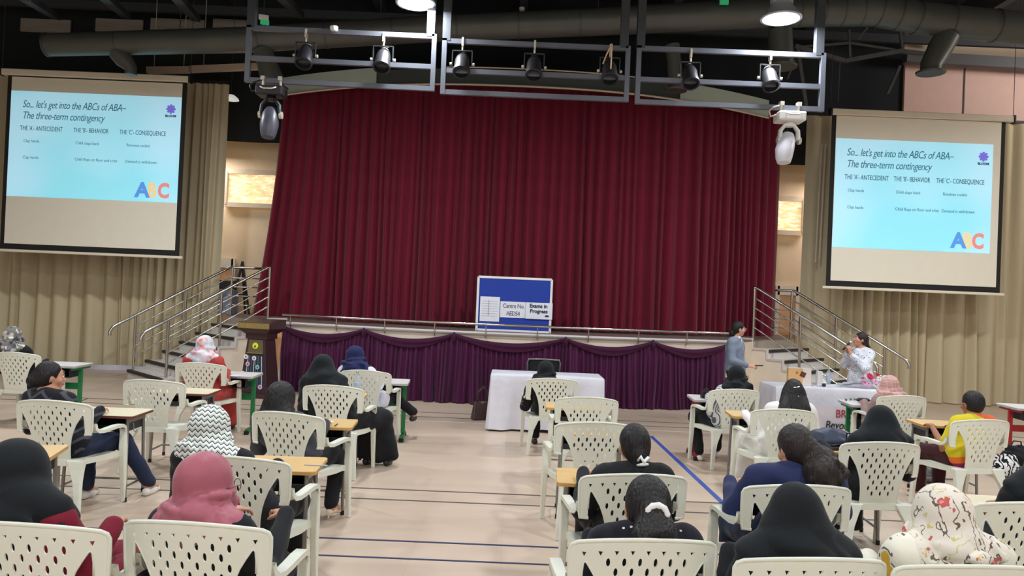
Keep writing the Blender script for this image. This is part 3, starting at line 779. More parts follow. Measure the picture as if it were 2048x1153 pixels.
def chair_proto():
    t = thing('armchair', 'x', 'chair', group='white plastic armchairs')
    # right half outline of back, from top centre clockwise
    half = [(0, .885), (.08, .882), (.16, .874), (.23, .862), (.27, .853), (.292, .84), (.30, .82), (.30, .78), (.298, .72), (.295, .66), (.292, .63), (.245, .63), (.246, .68), (.247, .73), (.244, .768), (.237, .778), (.228, .772), (.208, .74), (.185, .70), (.165, .65), (.15, .60), (.14, .54), (.135, .48), (.135, .425)]
    outline = half[::-1]+[(-x, z) for x, z in half[1:]]
    outline = [(x, z) for x, z in outline][::-1]
    holes = []
    def ell_(cx_, cz_, a_, b_, n=10): return [(cx_+a_*math.cos(2*PI*k/n+.3), cz_+b_*math.sin(2*PI*k/n+.3)) for k in range(n)]
    pw = lambda z: float(np.interp(z, [.425, .48, .54, .60, .65, .70, .74, .78, .9], [.135, .135, .14, .15, .165, .185, .208, .237, .262]))
    sp = .0605; z = .808; row = 0
    for k in range(-4, 5):
        x = k*sp; zz = z+.022-.035*(x/.3)**2
        if abs(x) < .245: holes.append([(x-.009, zz+.008), (x, zz-.013), (x+.009, zz+.008)])
    z = .79
    while z > .47:
        off = sp/2 if row % 2 == 0 else 0
        for k in range(-5, 6):
            x = k*sp+off
            zz = z-.03*(x/.3)**2
            if abs(x) < pw(zz-.02)-.024: holes.append(ell_(x, zz, .0078, .0185))
        z -= .0405; row += 1
    grid = [(x, z) for z in np.arange(.45, .88, .035) for x in np.arange(-.28, .281, .035)]
    v2, fs = flat_with_holes(outline, holes, grid)
    def P(x, z):
        s = (z-.43)/.455
        return Vector((x*(1-.0*s), -.205-.085*s+.085*(x/.3)**2*(.35+.65*s), z))
    def fmap(x, z):
        p = P(x, z); e = 1e-3
        nn = (P(x+e, z)-P(x-e, z)).cross(P(x, z+e)-P(x, z-e)).normalized()
        return p, nn
    obj('backrest', shell(v2, fs, fmap, .007), M['plastic'], t, smooth=40)
    # raised rim following the outer edge and the two openings
    rim = MB()
    oo = [p for p in half if p[1] >= .63 and p[0] > .0][:11]
    path = [(-x, z) for x, z in oo][::-1]+[(0, .885)]+oo
    pts = [fmap(x*.985, z-.003)[0] for x, z in path]
    rim.tube(pts, .0085, 6)
    obj('rim', rim, M['plastic'], t, smooth=180)
    inner = half[12:]
    for s_ in (-1, 1):
        ir = MB(); ir.tube([fmap(s_*x, z)[0] for x, z in inner], .006, 5)
        obj('inner_rim', ir, M['plastic'], t, smooth=180)
    # arms: swept flat strip from the strap foot forward and down to the front leg
    for s_ in (-1, 1):
        a_ = MB(); base = [( .2725, -.150, .70, .052), (.274, -.140, .665, .052), (.280, -.112, .642, .05), (.288, -.07, .637, .048), (.293, .0, .642, .05), (.293, .10, .646, .052), (.290, .18, .640, .052), (.286, .222, .618, .05), (.282, .236, .575, .048)]
        rings = []
        for i, (x, y, z_, wd) in enumerate(base):
            p0 = Vector(base[max(0, i-1)][:3]); p1 = Vector(base[min(len(base)-1, i+1)][:3]); d_ = (p1-p0).normalized()
            sd = Vector((1, 0, 0)); up = sd.cross(d_).normalized()
            c_ = Vector((x, y, z_)); th = .007
            rings.append([c_-sd*wd/2-up*.018, c_-sd*wd/2+up*th, c_+sd*wd/2+up*th, c_+sd*wd/2-up*.018, c_+sd*(wd/2-.007)-up*.018, c_+sd*(wd/2-.007)-up*.0, c_-sd*(wd/2-.007)-up*.0, c_-sd*(wd/2-.007)-up*.018])
        vs = [Vector((q.x*s_, q.y, q.z)) for r_ in rings for q in r_]
        fs_ = []
        for i in range(len(rings)-1):
            for k in range(8):
                f_ = (i*8+k, i*8+(k+1) % 8, (i+1)*8+(k+1) % 8, (i+1)*8+k); fs_.append(f_ if s_ < 0 else f_[::-1])
        a_.add(vs, fs_)
        obj('armrest', a_, M['plastic'], t, smooth=50)
    def leg(path):
        """path: (x,y,z, width_x, depth_y)"""
        m_ = MB(); vs = []; n = len(path)
        for (x, y, z_, wx, wy) in path:
            for (u_, v_) in ((-1, -1), (1, -1), (1, 1), (-1, 1)): vs.append((x+u_*wx/2, y+v_*wy/2, z_))
        fs_ = [(3, 2, 1, 0), tuple(4*(n-1)+k for k in range(4))]
        for i in range(n-1):
            for k in range(4): fs_.append((i*4+k, i*4+(k+1) % 4, (i+1)*4+(k+1) % 4, (i+1)*4+k))
        return m_.add(vs, fs_)
    for s_ in (-1, 1):
        obj('leg', leg([(s_*.285, .275, 0, .034, .034), (s_*.283, .262, .12, .036, .038), (s_*.281, .248, .30, .042, .05), (s_*.282, .237, .45, .046, .056), (s_*.282, .232, .60, .048, .03)]), M['plastic'], t, bevel=.006)
        obj('leg', leg([(s_*.262, -.275, 0, .034, .034), (s_*.25, -.262, .12, .038, .038), (s_*.225, -.235, .28, .058, .045), (s_*.20, -.21, .37, .095, .05), (s_*.185, -.195, .43, .13, .06)]), M['plastic'], t, bevel=.006)
    # seat
    def st(u, v):
        y = -.215+.46*v; hw = .185+(.27-.185)*min(1, (v*1.6))
        x = (u*2-1)*hw
        z_ = .432-.016*math.sin(PI*min(1, max(0, v)))*math.cos((u-.5)*PI)-.02*max(0, v-.85)/.15
        return (x, y, z_)
    s1 = MB().sheet(st, 14, 10); s1.sheet(lambda u, v: (lambda q: (q[0], q[1], q[2]-.008))(st(1-u, v)), 14, 10)
    ed = []
    for (fu) in (lambda t_: st(t_, 1), lambda t_: st(1-t_, 0), lambda t_: st(0, t_), lambda t_: st(1, 1-t_)):
        s1.sheet(lambda u, v, fu=fu: (lambda q: (q[0], q[1], q[2]-.045*(1-v)))(fu(u)), 10, 1)
    obj('seat', s1, M['plastic'], t, smooth=40)
    sl_ = MB()
    for k in (-1, 0, 1): sl_.box((k*.05, -.13, .432), (.014, .07, .012))  # solid grey blocks, their colour stands for the shade in open slots
    obj('seat_slot', sl_, M['grime'], t)
    remember(t)
    return t
chair0 = chair_proto(); CHAIRS = {}
CL = [  # key, px, py of the middle of the top rail, turn (deg), label
 ('A0', 24, 705, 3, 'white plastic armchair at the left edge behind the woman in the grey patterned scarf'),
 ('A1', 300, 760, 3, 'empty white plastic armchair with an uncovered seat, left aisle side'),
 ('A2', 396, 726, 2, 'white plastic armchair of the woman in the red dress, before the lectern'),
 ('A3', 95, 801, 4, 'white plastic armchair of the woman with the black hair bun'),
 ('A4', 565, 825, 14, 'white plastic armchair of the long-haired woman in cream heels'),
 ('A5', 661, 771, 6, 'white plastic armchair of the woman in the long black cloak by the left aisle'),
 ('A6', 728, 741, 6, 'white plastic armchair of the woman in the navy scarf'),
 ('A7', 462, 914, 6, 'white plastic armchair behind the zigzag scarf, in front of the mauve scarf'),
 ('A8', 375, 1046, 4, 'white plastic armchair cut by the bottom edge behind the mauve scarf'),
 ('A9', 38, 1048, 3, 'white plastic armchair in the bottom left corner behind the dark red dress'),
 ('B1', 1107, 757, -4, 'farthest white plastic armchair of the middle right column, at the clothed table'),
 ('B2', 1177, 795, -3, 'empty white plastic armchair second from the front table in the middle right column'),
 ('B3', 1193, 845, -7, 'empty white plastic armchair behind the woman with the white hair claw, leaning desk beside it'),
 ('B4', 1277, 949, -7, 'white plastic armchair of the woman with the white hair claw'),
 ('B5', 1300, 1080, -5, 'white plastic armchair at the bottom centre behind the white scrunchie'),
 ('B6', 1476, 779, -10, 'white plastic armchair by the red-legged desk with the camera'),
 ('B7', 1575, 819, -3, 'white plastic armchair behind the long-haired woman dressed in white'),
 ('B8', 1610, 971, -5, 'white plastic armchair of the woman in the navy jumper'),
 ('B9', 1645, 1118, -5, 'white plastic armchair at the bottom behind the front black headscarf'),
 ('B10', 1814, 792, -8, 'white plastic armchair of the woman in the pink checked scarf'),
 ('B11', 1775, 885, -5, 'white plastic armchair of the woman in a black cloak right of the navy jumper'),
 ('B12', 1976, 840, -10, 'white plastic armchair of the person in the yellow shirt'),
 ('B13', 2082, 1006, -4, 'white plastic armchair cut by the right edge, third row from the bottom'),
 ('B14', 1970, 1133, -4, 'white plastic armchair in the bottom right corner behind the floral scarf'),
]
for i, (k, px_, py_, rz_, lab) in enumerate(CL):
    T_ = U(px_, py_, h=CH); rz = math.radians(-rz_ if False else rz_*-1)
    back = Matrix.Rotation(rz, 3, 'Z') @ Vector((0, -.29, 0))
    o = chair0 if i == 0 else dup(chair0)
    o.location = (T_.x-back.x, T_.y-back.y, 0); o.rotation_euler = (0, 0, rz); o['label'] = lab
    CHAIRS[k] = (Vector((T_.x-back.x, T_.y-back.y, 0)), rz)

# ---- student desks
def woodpat(nt, x, y, z, vec):
    mpn = nt.nodes.new('ShaderNodeMapping'); mpn.inputs['Scale'].default_value = (2, 30, 2); nt.links.new(vec, mpn.inputs['Vector'])
    n = noisef(nt, mpn.outputs['Vector'], 3.0, 3); yield (n-.45).max(0.0).min(.3)*1.2, (176, 132, 76)
M['wood'] = mat('yellow_wood_top', (222, 186, 128), rough=.35, pattern=woodpat, spec=.5)
M['pale'] = mat('pale_cream_top', (226, 214, 182), rough=.35, var=.03)
M['woodedge'] = mat('wood_edge', (196, 150, 84), rough=.5)
M['rededge'] = mat('red_brown_edge', (104, 52, 40), rough=.5)
M['whitetop'] = mat('white_laminate', (228, 224, 224), rough=.3)
M['greyedge'] = mat('grey_edge', (176, 172, 170), rough=.5)
M['tray'] = mat('dark_desk_tray', (36, 36, 40), rough=.5)
M['leggrey'] = mat('grey_tube_leg', (138, 136, 132), rough=.35, metal=.5)
M['green'] = mat('green_painted_steel', (22, 120, 66), rough=.4)
M['redleg'] = mat('red_painted_steel', (160, 28, 36), rough=.4)
M['rubber'] = mat('black_rubber', (22, 22, 22), rough=.8)
DH = .70
DESKS = {}
def tube_desk(kind):
    r = thing('student_desk', 'x', 'desk', group='wooden-topped student desks')
    W_, D_ = .60, .40
    top = MB(); n = 6; rr = .03; pts = []
    for (cx_, cy_, a0) in ((W_/2-rr, D_/2-rr, 0), (-W_/2+rr, D_/2-rr, 90), (-W_/2+rr, -D_/2+rr, 180), (W_/2-rr, -D_/2+rr, 270)):
        for k in range(n): a_ = math.radians(a0+90*k/(n-1)); pts.append((cx_+rr*math.cos(a_), cy_+rr*math.sin(a_)))
    ed_ = MB().prism([(x*1.004, y*1.006) for x, y in pts], DH-.022, DH-.003)
    obj('desktop_edge', ed_, M['rededge'] if kind == 'red' else M['woodedge'], r)
    obj('desktop', MB().prism(pts, DH-.004, DH), M['wood'] if kind == 'wood' else M['pale'], r)
    tr = MB()
    tr.box((0, .02, DH-.135), (.46, .30, .012))
    for s_ in (-1, 1): tr.box((s_*.225, .02, DH-.08), (.012, .30, .11))
    tr.box((0, .165, DH-.08), (.46, .012, .11)); tr.box((0, -.125, DH-.115), (.46, .012, .045))
    obj('book_tray', tr, M['tray'], r, bevel=.004)
    for sx_ in (-1, 1):
        for sy_ in (-1, 1):
            obj('leg', MB().tube([(sx_*.235, sy_*.14, DH-.03), (sx_*.25, sy_*.16, .03)], .0135, 8), M['leggrey'], r, smooth=60)
            obj('foot_cap', MB().tube([(sx_*.25, sy_*.16, .035), (sx_*.2515, sy_*.1615, .0)], .016, 8), M['rubber'], r, smooth=60)
        obj('side_brace', MB().tube([(sx_*.247, -.155, .12), (sx_*.247, .155, .12)], .009, 6), M['leggrey'], r, smooth=60)
        obj('top_bracket', MB().bar((sx_*.24, -.15, DH-.04), (sx_*.24, .15, DH-.04), .02, .05), M['leggrey'], r)
    obj('cross_brace', MB().tube([(-.247, .1, .12), (.247, .1, .12)], .009, 6), M['leggrey'], r, smooth=60)
    obj('bag_hook', MB().tube([(.255, -.1, DH-.06), (.268, -.1, DH-.09), (.268, -.1, DH-.13), (.285, -.1, DH-.145), (.295, -.1, DH-.12)], .004, 5), M['leggrey'], r, smooth=180)
    remember(r); return r
def frame_desk(kind):
    m_ = M['green'] if kind == 'green' else M['redleg']
    r = thing('classroom_table', 'x', 'desk', group='white-topped classroom tables with painted legs')
    W_, D_ = .70, .48; rr = .04; pts = []
    for (cx_, cy_, a0) in ((W_/2-rr, D_/2-rr, 0), (-W_/2+rr, D_/2-rr, 90), (-W_/2+rr, -D_/2+rr, 180), (W_/2-rr, -D_/2+rr, 270)):
        for k in range(5): a_ = math.radians(a0+90*k/4); pts.append((cx_+rr*math.cos(a_), cy_+rr*math.sin(a_)))
    obj('tabletop', MB().prism(pts, DH-.006, DH), M['whitetop'], r)
    obj('tabletop_edge', MB().prism([(x*1.004, y*1.006) for x, y in pts], DH-.028, DH-.006), M['greyedge'], r)
    for s_ in (-1, 1):
        obj('leg', MB().bar((s_*.30, .0, DH-.03), (s_*.30, .0, .07), .05, .035), m_, r, bevel=.006)
        obj('foot', MB().bar((s_*.30, -.22, .045), (s_*.30, .22, .045), .045, .035), m_, r, bevel=.006)
        obj('top_support', MB().bar((s_*.30, -.2, DH-.045), (s_*.30, .2, DH-.045), .04, .03), m_, r)
        for y_ in (-.22, .22): obj('foot_cap', MB().lathe([(0, 0), (.03, 0), (.03, .04), (0, .045)], 10, (s_*.30, y_, 0)), M['rubber'], r, smooth=40)
    obj('crossbar', MB().bar((-.28, .03, .42), (.28, .03, .42), .03, .08), m_, r, bevel=.005)
    tr = MB(); tr.box((0, -.02, DH-.15), (.5, .3, .01)); tr.box((0, .13, DH-.09), (.5, .01, .12))
    for s_ in (-1, 1): tr.box((s_*.25, -.02, DH-.09), (.01, .3, .12))
    obj('book_tray', tr, M['tray'], r)
    remember(r); return r
proto = {}
DL = [ # key, type, corner side, px, py near corner, chair, turn, label
 ('d_A3', 'red', 'R', 265, 836, 'A3', -2, 'pale-topped desk with dark red edge in front of the woman with the hair bun'),
 ('d_A1', 'red', 'R', 415, 797, 'A1', -2, 'pale-topped desk behind the chair of the woman in red'),
 ('d_A2', 'green', 'R', 505, 760, 'A2', -3, 'white table with green legs beside the lectern'),
 ('d_low', 'wood', 'R', 98, 920, None, -15, 'wooden desk corner poking out between the black scarf and the chair at the left'),
 ('d_A4', 'wood', 'R', 703, 859, 'A4', -4, 'yellow wooden desk with a pencil, in front of the long-haired woman in heels'),
 ('d_A5', 'wood', 'R', 726, 801, 'A5', -4, 'yellow wooden desk carrying the water bottle'),
 ('d_A6', 'green', 'R', 815, 776, 'A6', -4, 'white table with green legs right of the woman in the navy scarf'),
 ('d_A7', 'wood', 'R', 630, 960, 'A7', -3, 'yellow wooden desk nearest the left side of the aisle'),
 ('d_A0', 'green', 'R', 150, 741, 'A0', -3, 'white table with green legs at the far left by the beige curtain'),
 ('d_B2', 'wood', 'L', 1091, 818, 'B2', 3, 'small-looking wooden desk between the two farthest chairs of the middle right column'),
 ('d_B3', 'wood', 'L', 1108, 881, 'B3', 3, 'wooden desk in front of the empty chair by the woman with the hair claw'),
 ('d_B4', 'wood', 'L', 1114, 971, 'B4', 3, 'yellow wooden desk nearest the right side of the aisle'),
 ('d_B6', 'redl', 'L', 1388, 803, 'B6', 3, 'white table with red legs carrying the camera'),
 ('d_B7', 'wood', 'L', 1466, 835, 'B7', 4, 'wooden desk in front of the long-haired woman in white'),
 ('d_B8', 'pale', 'L', 1474, 1005, 'B8', 4, 'cream-topped desk under the left elbow of the navy jumper'),
 ('d_B11', 'wood', 'L', 1619, 905, 'B11', 4, 'wooden desk under the dark backpack'),
 ('d_B10', 'green', 'L', 1703, 812, 'B10', 5, 'white table with green legs under the pink checked scarf woman\'s things'),
 ('d_B12', 'wood', 'L', 1847, 853, 'B12', 3, 'wooden desk left of the yellow shirt'),
 ('d_B13', 'pale', 'L', 1916, 1034, 'B13', 3, 'cream-topped desk behind the floral scarf at the right edge'),
 ('d_far', 'redl', 'L', 2037, 819, None, 3, 'white table with red legs at the far right edge by the curtain'),
]
for (key, typ, side, px_, py_, ch, rz_, lab) in DL:
    P_ = U(px_, py_, h=DH-.01)
    if typ in ('green', 'redl'): W_, D_ = .70, .48
    else: W_, D_ = .60, .40
    if ch:
        miny = CHAIRS[ch][0].y-.29+.50
        if key in ('d_A6', 'd_B6', 'd_B10', 'd_A2', 'd_A0'): miny = CHAIRS[ch][0].y-.29+.42
        if P_.y < miny: P_ = U(px_, py_, h=DH-.01)*1; s_ = miny/P_.y; P_ = Vector((P_.x*s_, miny, DH))
    rz = math.radians(-rz_)
    off = Matrix.Rotation(rz, 3, 'Z') @ Vector(((W_/2 if side == 'R' else -W_/2), -D_/2, 0))
    c_ = (P_.x-off.x, P_.y-off.y, 0)
    pk = {'wood': 'wood', 'pale': 'pale', 'red': 'red', 'green': 'green', 'redl': 'redl'}[typ]
    if pk not in proto:
        proto[pk] = frame_desk('green' if pk == 'green' else 'red') if pk in ('green', 'redl') else tube_desk(pk)
        o = proto[pk]
    else: o = dup(proto[pk])
    o.location = c_; o.rotation_euler = (0, 0, rz); o['label'] = lab
    DESKS[key] = (Vector(c_), rz)

# ---- tables under white cloths
def clothpat(nt, x, y, z, vec):
    n = noisef(nt, vec, 9, 4); yield (n-.5).max(0.0)*1.0, (205, 205, 222)
M['cloth'] = mat('white_tablecloth', (228, 228, 238), rough=.8, bump=.35, bscale=9, pattern=clothpat)
def cloth_table(name_lab, cl_lab, x0, x1, y0, y1, H_, rz, seed, hem=.03):
    cx_, cy_ = (x0+x1)/2, (y0+y1)/2; W_, D_ = x1-x0, y1-y0
    t = thing('folding_table', name_lab, 'table', (cx_, cy_, 0), rz, 'tables under white cloths')
    obj('tabletop', MB().box((0, 0, H_-.025), (W_-.06, D_-.06, .03)), M['tray'], t)
    for sx_ in (-1, 1):
        for sy_ in (-1, 1): obj('leg', MB().tube([(sx_*(W_/2-.2), sy_*(D_/2-.1), H_-.04), (sx_*(W_/2-.18), sy_*(D_/2-.09), 0)], .015, 8), M['leggrey'], t)
    r = random.Random(seed); ph = [r.random()*6 for _ in range(8)]
    hw, hd = W_/2, D_/2
    per = 2*(W_+D_); N = 180; ring = []
    for i in range(N):
        s_ = per*i/N; rc = .03
        if s_ < W_: p_ = (-hw+s_, -hd); nn = (0, -1)
        elif s_ < W_+D_: p_ = (hw, -hd+s_-W_); nn = (1, 0)
        elif s_ < 2*W_+D_: p_ = (hw-(s_-W_-D_), hd); nn = (0, 1)
        else: p_ = (-hw, hd-(s_-2*W_-D_)); nn = (-1, 0)
        ring.append((p_, nn, s_))
    levels = [(0, 0), (.006, .006), (.02, .012), (.1, .016), (.22, .02), (.36, .022), (.5, .026), (.62, .03), (H_-hem, .03)]
    vs = []; fs = []
    for j, (dz, o_) in enumerate(levels):
        for (p_, nn, s_) in ring:
            k = dz/H_
            wv = (.02*math.sin(s_*9+ph[0])+.014*math.sin(s_*17+ph[1]+k*2)+.008*math.sin(s_*31+ph[2]))*k*1.6
            # corner folds
            if nn[0]: wv *= .4; o_ = min(o_, .012)
            cd_ = min(abs(abs(p_[0])-hw)+abs(abs(p_[1])-hd), .2)/.2
            ex = (1-cd_)*.035*k
            dx, dy = nn
            vs.append((p_[0]+dx*(o_+wv+ex*.5)+math.copysign(ex*.25, p_[0]), p_[1]+dy*(o_+wv+ex*.5)+math.copysign(ex*.3, p_[1]), H_+.004-dz+(.012*math.sin(s_*5+ph[3]) if j == len(levels)-1 else 0)))
    for j in range(len(levels)-1):
        for i in range(N): fs.append((j*N+(i+1) % N, j*N+i, (j+1)*N+i, (j+1)*N+(i+1) % N))
    fs.append(tuple(range(N)))
    o = obj('tablecloth', MB().add(vs, fs), M['cloth'], smooth=50, loc=(cx_, cy_, 0)); o.rotation_euler = (0, 0, rz)
    tag(o, cl_lab, 'tablecloth', 'white tablecloths'); return t, o
TH = .745
pn = U(977, 749, h=TH); pe = U(1212, 760, h=TH)
TBL1 = cloth_table('folding table hidden under the plain white cloth at the centre front', 'plain white cloth over the table before the black office chair', pn.x+.04, pe.x-.02, pn.y, pn.y+.62, TH, 0, 3)
pn2 = U(1548, 773, h=TH); pe2 = U(1808, 786, h=TH)
TBL2 = cloth_table('folding table hidden under the flower-topped white cloth on the right', 'white cloth with printed red and black lettering over the right table', pn2.x, pe2.x, (pn2.y+pe2.y)/2, (pn2.y+pe2.y)/2+.62, TH, 0, 8)
M['red_ink'] = mat('red_print', (176, 44, 62), rough=.8); M['black_ink'] = mat('black_print', (34, 32, 40), rough=.8)
yb = (pn2.y+pe2.y)/2-.11
def onto(px_, py_, y_): return U(px_, py_, d=y_)
cl2 = TBL2[1]
M['banner'] = mat('banner_white', (232, 226, 234), rough=.7)
b0_ = onto(1600, 861, yb); b1_ = onto(1800, 818, yb)
bn = obj('banner', MB().sheet(lambda u, v: (b0_.x+(b1_.x-b0_.x)*u, yb+.012+.005*math.sin(u*11), .03+(b1_.z-.03)*v), 20, 2), M['banner'], smooth=180)
tag(bn, 'white printed banner hanging down the front of the right clothed table', 'banner')
for (s_, px_, py_, sz_, m_, sh_) in (('BRILLIANT', 1672, 836, .15, M['red_ink'], 0), ('Beyond', 1651, 858, .15, M['black_ink'], .15), ('Just', 1707, 859, .15, M['black_ink'], .15)):
    q = onto(px_, py_, yb-.02)
    text(s_, sz_, (q.x, yb-.006, q.z), m_, bn, width=.8, shear=sh_, extrude=.003)

# black office chair behind the centre table
M['mesh_black'] = mat('black_mesh_fabric', (40, 42, 46), rough=.8, bump=.3, bscale=300)
q = U(1088, 720, d=pn.y+1.0)
r = thing('office_chair', 'black mesh office chair behind the centre clothed table', 'chair', (q.x, pn.y+1.05, 0))
obj('backrest', MB().sheet(lambda u, v: ((u-.5)*(.44+.02*v), .02-.04*math.cos((u-.5)*PI)-.05*v, .55+(q.z-.55)*v), 10, 6), M['mesh_black'], r, smooth=180)
obj('back_frame', MB().tube([(-.22, 0, .55), (-.24, -.04, q.z-.05), (-.22, -.05, q.z), (0, -.09, q.z+.01), (.22, -.05, q.z), (.24, -.04, q.z-.05), (.22, 0, .55)], .014, 8), M['leggrey'], r, smooth=180)
obj('seat', MB().box((0, -.22, .47), (.48, .46, .07)), M['mesh_black'], r, bevel=.03)
for s_ in (-1, 1): obj('armrest', MB().bar((s_*.27, -.35, .70), (s_*.27, -.08, .70), .05, .03).tube([(s_*.27, -.2, .69), (s_*.25, -.2, .46)], .015, 8), M['black'] if s_ < 0 else M['woodedge'], r, bevel=.008)
obj('gas_post', MB().tube([(0, -.2, .44), (0, -.2, .08)], .03, 10), M['leggrey'], r)
for k in range(5):
    a_ = k*2*PI/5; obj('base_arm', MB().tube([(0, -.2, .09), (.26*math.cos(a_), -.2+.26*math.sin(a_), .07), (.28*math.cos(a_), -.2+.28*math.sin(a_), 0.0)], .018, 8), M['black'], r)

# ---- lectern
M['lect'] = mat('dark_brown_lectern', (62, 40, 44), rough=.35); M['gold'] = mat('brushed_gold_plate', (206, 184, 120), rough=.28, metal=.8, var=.35, vscale=9, stretch=(6, 1, 1))
M['panel_dark'] = mat('lectern_panel_blue_black', (44, 52, 66), rough=.4)
M['lect_side'] = mat('peach_lectern_side', (222, 168, 120), rough=.6)
q = U(525, 775, h=0); LX, LY = q.x-.0, 12.15
q0 = U(483, 660, d=LY); q1 = U(567, 660, d=LY)
LX = (U(522, 700, d=LY)).x
r = thing('lectern', 'dark wooden lectern with gold front plate and paper flowers, left of the skirt', 'lectern', (LX, LY, 0), math.radians(-14))
zt = U(520, 645, d=LY).z
obj('base', MB().box((0, 0, .04), (.62, .46, .08)), M['lect'], r, bevel=.008)
obj('body', MB().add([(-.25, -.19, .08), (.25, -.19, .08), (.25, .19, .08), (-.25, .19, .08), (-.155, -.15, zt-.26), (.155, -.15, zt-.26), (.155, .15, zt-.26), (-.155, .15, zt-.26)], [(3, 2, 1, 0), (4, 5, 6, 7), (0, 1, 5, 4), (1, 2, 6, 5), (2, 3, 7, 6), (3, 0, 4, 7)]), M['lect'], r, bevel=.006)
obj('neck_block', MB().box((0, 0, zt-.22), (.38, .32, .09)), M['lect'], r, bevel=.006)
obj('top_case', MB().add([(-.2, -.17, zt-.18), (.2, -.17, zt-.18), (.2, .17, zt-.18), (-.2, .17, zt-.18), (-.29, -.24, zt-.1), (.29, -.24, zt-.1), (.29, .24, zt-.1), (-.29, .24, zt-.1), (-.29, -.24, zt), (.29, -.24, zt), (.29, .24, zt+.05), (-.29, .24, zt+.05)],
    [(3, 2, 1, 0), (0, 1, 5, 4), (1, 2, 6, 5), (2, 3, 7, 6), (3, 0, 4, 7), (4, 5, 9, 8), (5, 6, 10, 9), (6, 7, 11, 10), (7, 4, 8, 11), (8, 9, 10, 11)]), M['lect'], r, bevel=.005)
obj('gold_plate', MB().box((0, -.245, zt-.05), (.56, .012, .085)), M['gold'], r, bevel=.003)
def lp(x, t, o_=.006):  # point on sloping front face, t 0 bottom..1 top
    z_ = .08+(zt-.34)*t; y_ = -.19+.04*t; return (x*(1-.38*t), y_-o_, z_)
obj('front_panel', MB().add([lp(-.21, .06), lp(.21, .06), lp(.21, .70), lp(-.21, .70), lp(-.21, .06, .0), lp(.21, .06, .0), lp(.21, .70, .0), lp(-.21, .70, .0)], [(0, 1, 2, 3), (7, 6, 5, 4), (0, 4, 5, 1), (1, 5, 6, 2), (2, 6, 7, 3), (3, 7, 4, 0)]), M['panel_dark'], r)
obj('emblem_board', MB().add([lp(-.19, .74), lp(.2, .74), lp(.2, .98), lp(-.19, .98), lp(-.19, .74, 0), lp(.2, .74, 0), lp(.2, .98, 0), lp(-.19, .98, 0)], [(0, 1, 2, 3), (7, 6, 5, 4), (0, 4, 5, 1), (1, 5, 6, 2), (2, 6, 7, 3), (3, 7, 4, 0)]), mat('olive_board', (98, 92, 60), rough=.5), r)
yb_ = MB().lathe([(.0, .008), (.05, .006), (.052, 0)], 18, lp(.0, .87, .01), Matrix.Rotation(PI/2, 3, 'X'))
em = obj('emblem', yb_, mat('yellow_emblem', (226, 226, 70), rough=.5), r)
obj('bud', MB().lathe([(.0, .004), (.014, .0), (0, -.001)], 8, lp(.0, .86, .02), Matrix.Rotation(PI/2, 3, 'X') @ Matrix.Diagonal((1, 1.7, 1))), M['panel_dark'], em)
obj('ledge', MB().bar(lp(-.2, .735, .01), lp(.2, .735, .01), .012), M['gold'], r)
M['ribbon'] = mat('white_ribbon', (224, 222, 228), rough=.6); M['ribbon2'] = mat('blue_grey_ribbon', (120, 140, 160), rough=.6)
for i, (x_, m_) in enumerate(((-.15, 'ribbon'), (-.115, 'ribbon2'), (-.06, 'ribbon2'), (-.0, 'ribbon'), (.04, 'ribbon2'), (.09, 'ribbon2'), (.17, 'ribbon'))):
    obj('ribbon', MB().bar(lp(x_, .1, .012), lp(x_, .68, .012), .008 if m_ == 'ribbon' else .005, .004), M[m_], r)
def flower(c_, m_, rad, par, mc):
    f_ = MB()
    for k in range(8):
        a_ = k*PI/4; f_.lathe([(0, .004), (rad*.32, .003), (rad*.34, 0), (0, -.002)], 8, (c_[0]+rad*.65*math.cos(a_), c_[1], c_[2]+rad*.65*math.sin(a_)), Matrix.Rotation(PI/2, 3, 'X'))
    o = obj('paper_flower', f_, m_, par, kind='stuff')
    obj('flower_centre', MB().lathe([(0, .01), (rad*.3, .006), (rad*.3, 0)], 8, c_, Matrix.Rotation(PI/2, 3, 'X')), mc, o)
FM = [mat('paper_white', (235, 232, 238)), mat('paper_pink', (226, 178, 206)), mat('paper_teal', (130, 200, 204))]; mc_ = mat('paper_centre', (150, 60, 120))
for (x_, t_, k) in ((-.135, .53, 1), (.0, .64, 0), (.085, .48, 2), (.0, .26, 1), (.15, .12, 1), (-.2, .66, 0), (-.21, .35, 0)):
    flower(lp(x_, t_, .02), FM[k], .04, r, mc_)
q = U(548, 700, d=12.6)
o = obj('side_board', MB().add([(q.x-.06, 12.6, 0), (q.x+.05, 12.6, 0), (q.x+.11, 12.62, 1.02), (q.x-.13, 12.62, 1.02), (q.x-.06, 12.64, 0), (q.x+.05, 12.64, 0), (q.x+.11, 12.66, 1.02), (q.x-.13, 12.66, 1.02)], [(0, 1, 2, 3), (7, 6, 5, 4), (0, 4, 5, 1), (1, 5, 6, 2), (2, 6, 7, 3), (3, 7, 4, 0)]), M['lect_side'])
tag(o, 'peach coloured board standing between the lectern and the purple skirt', 'board')

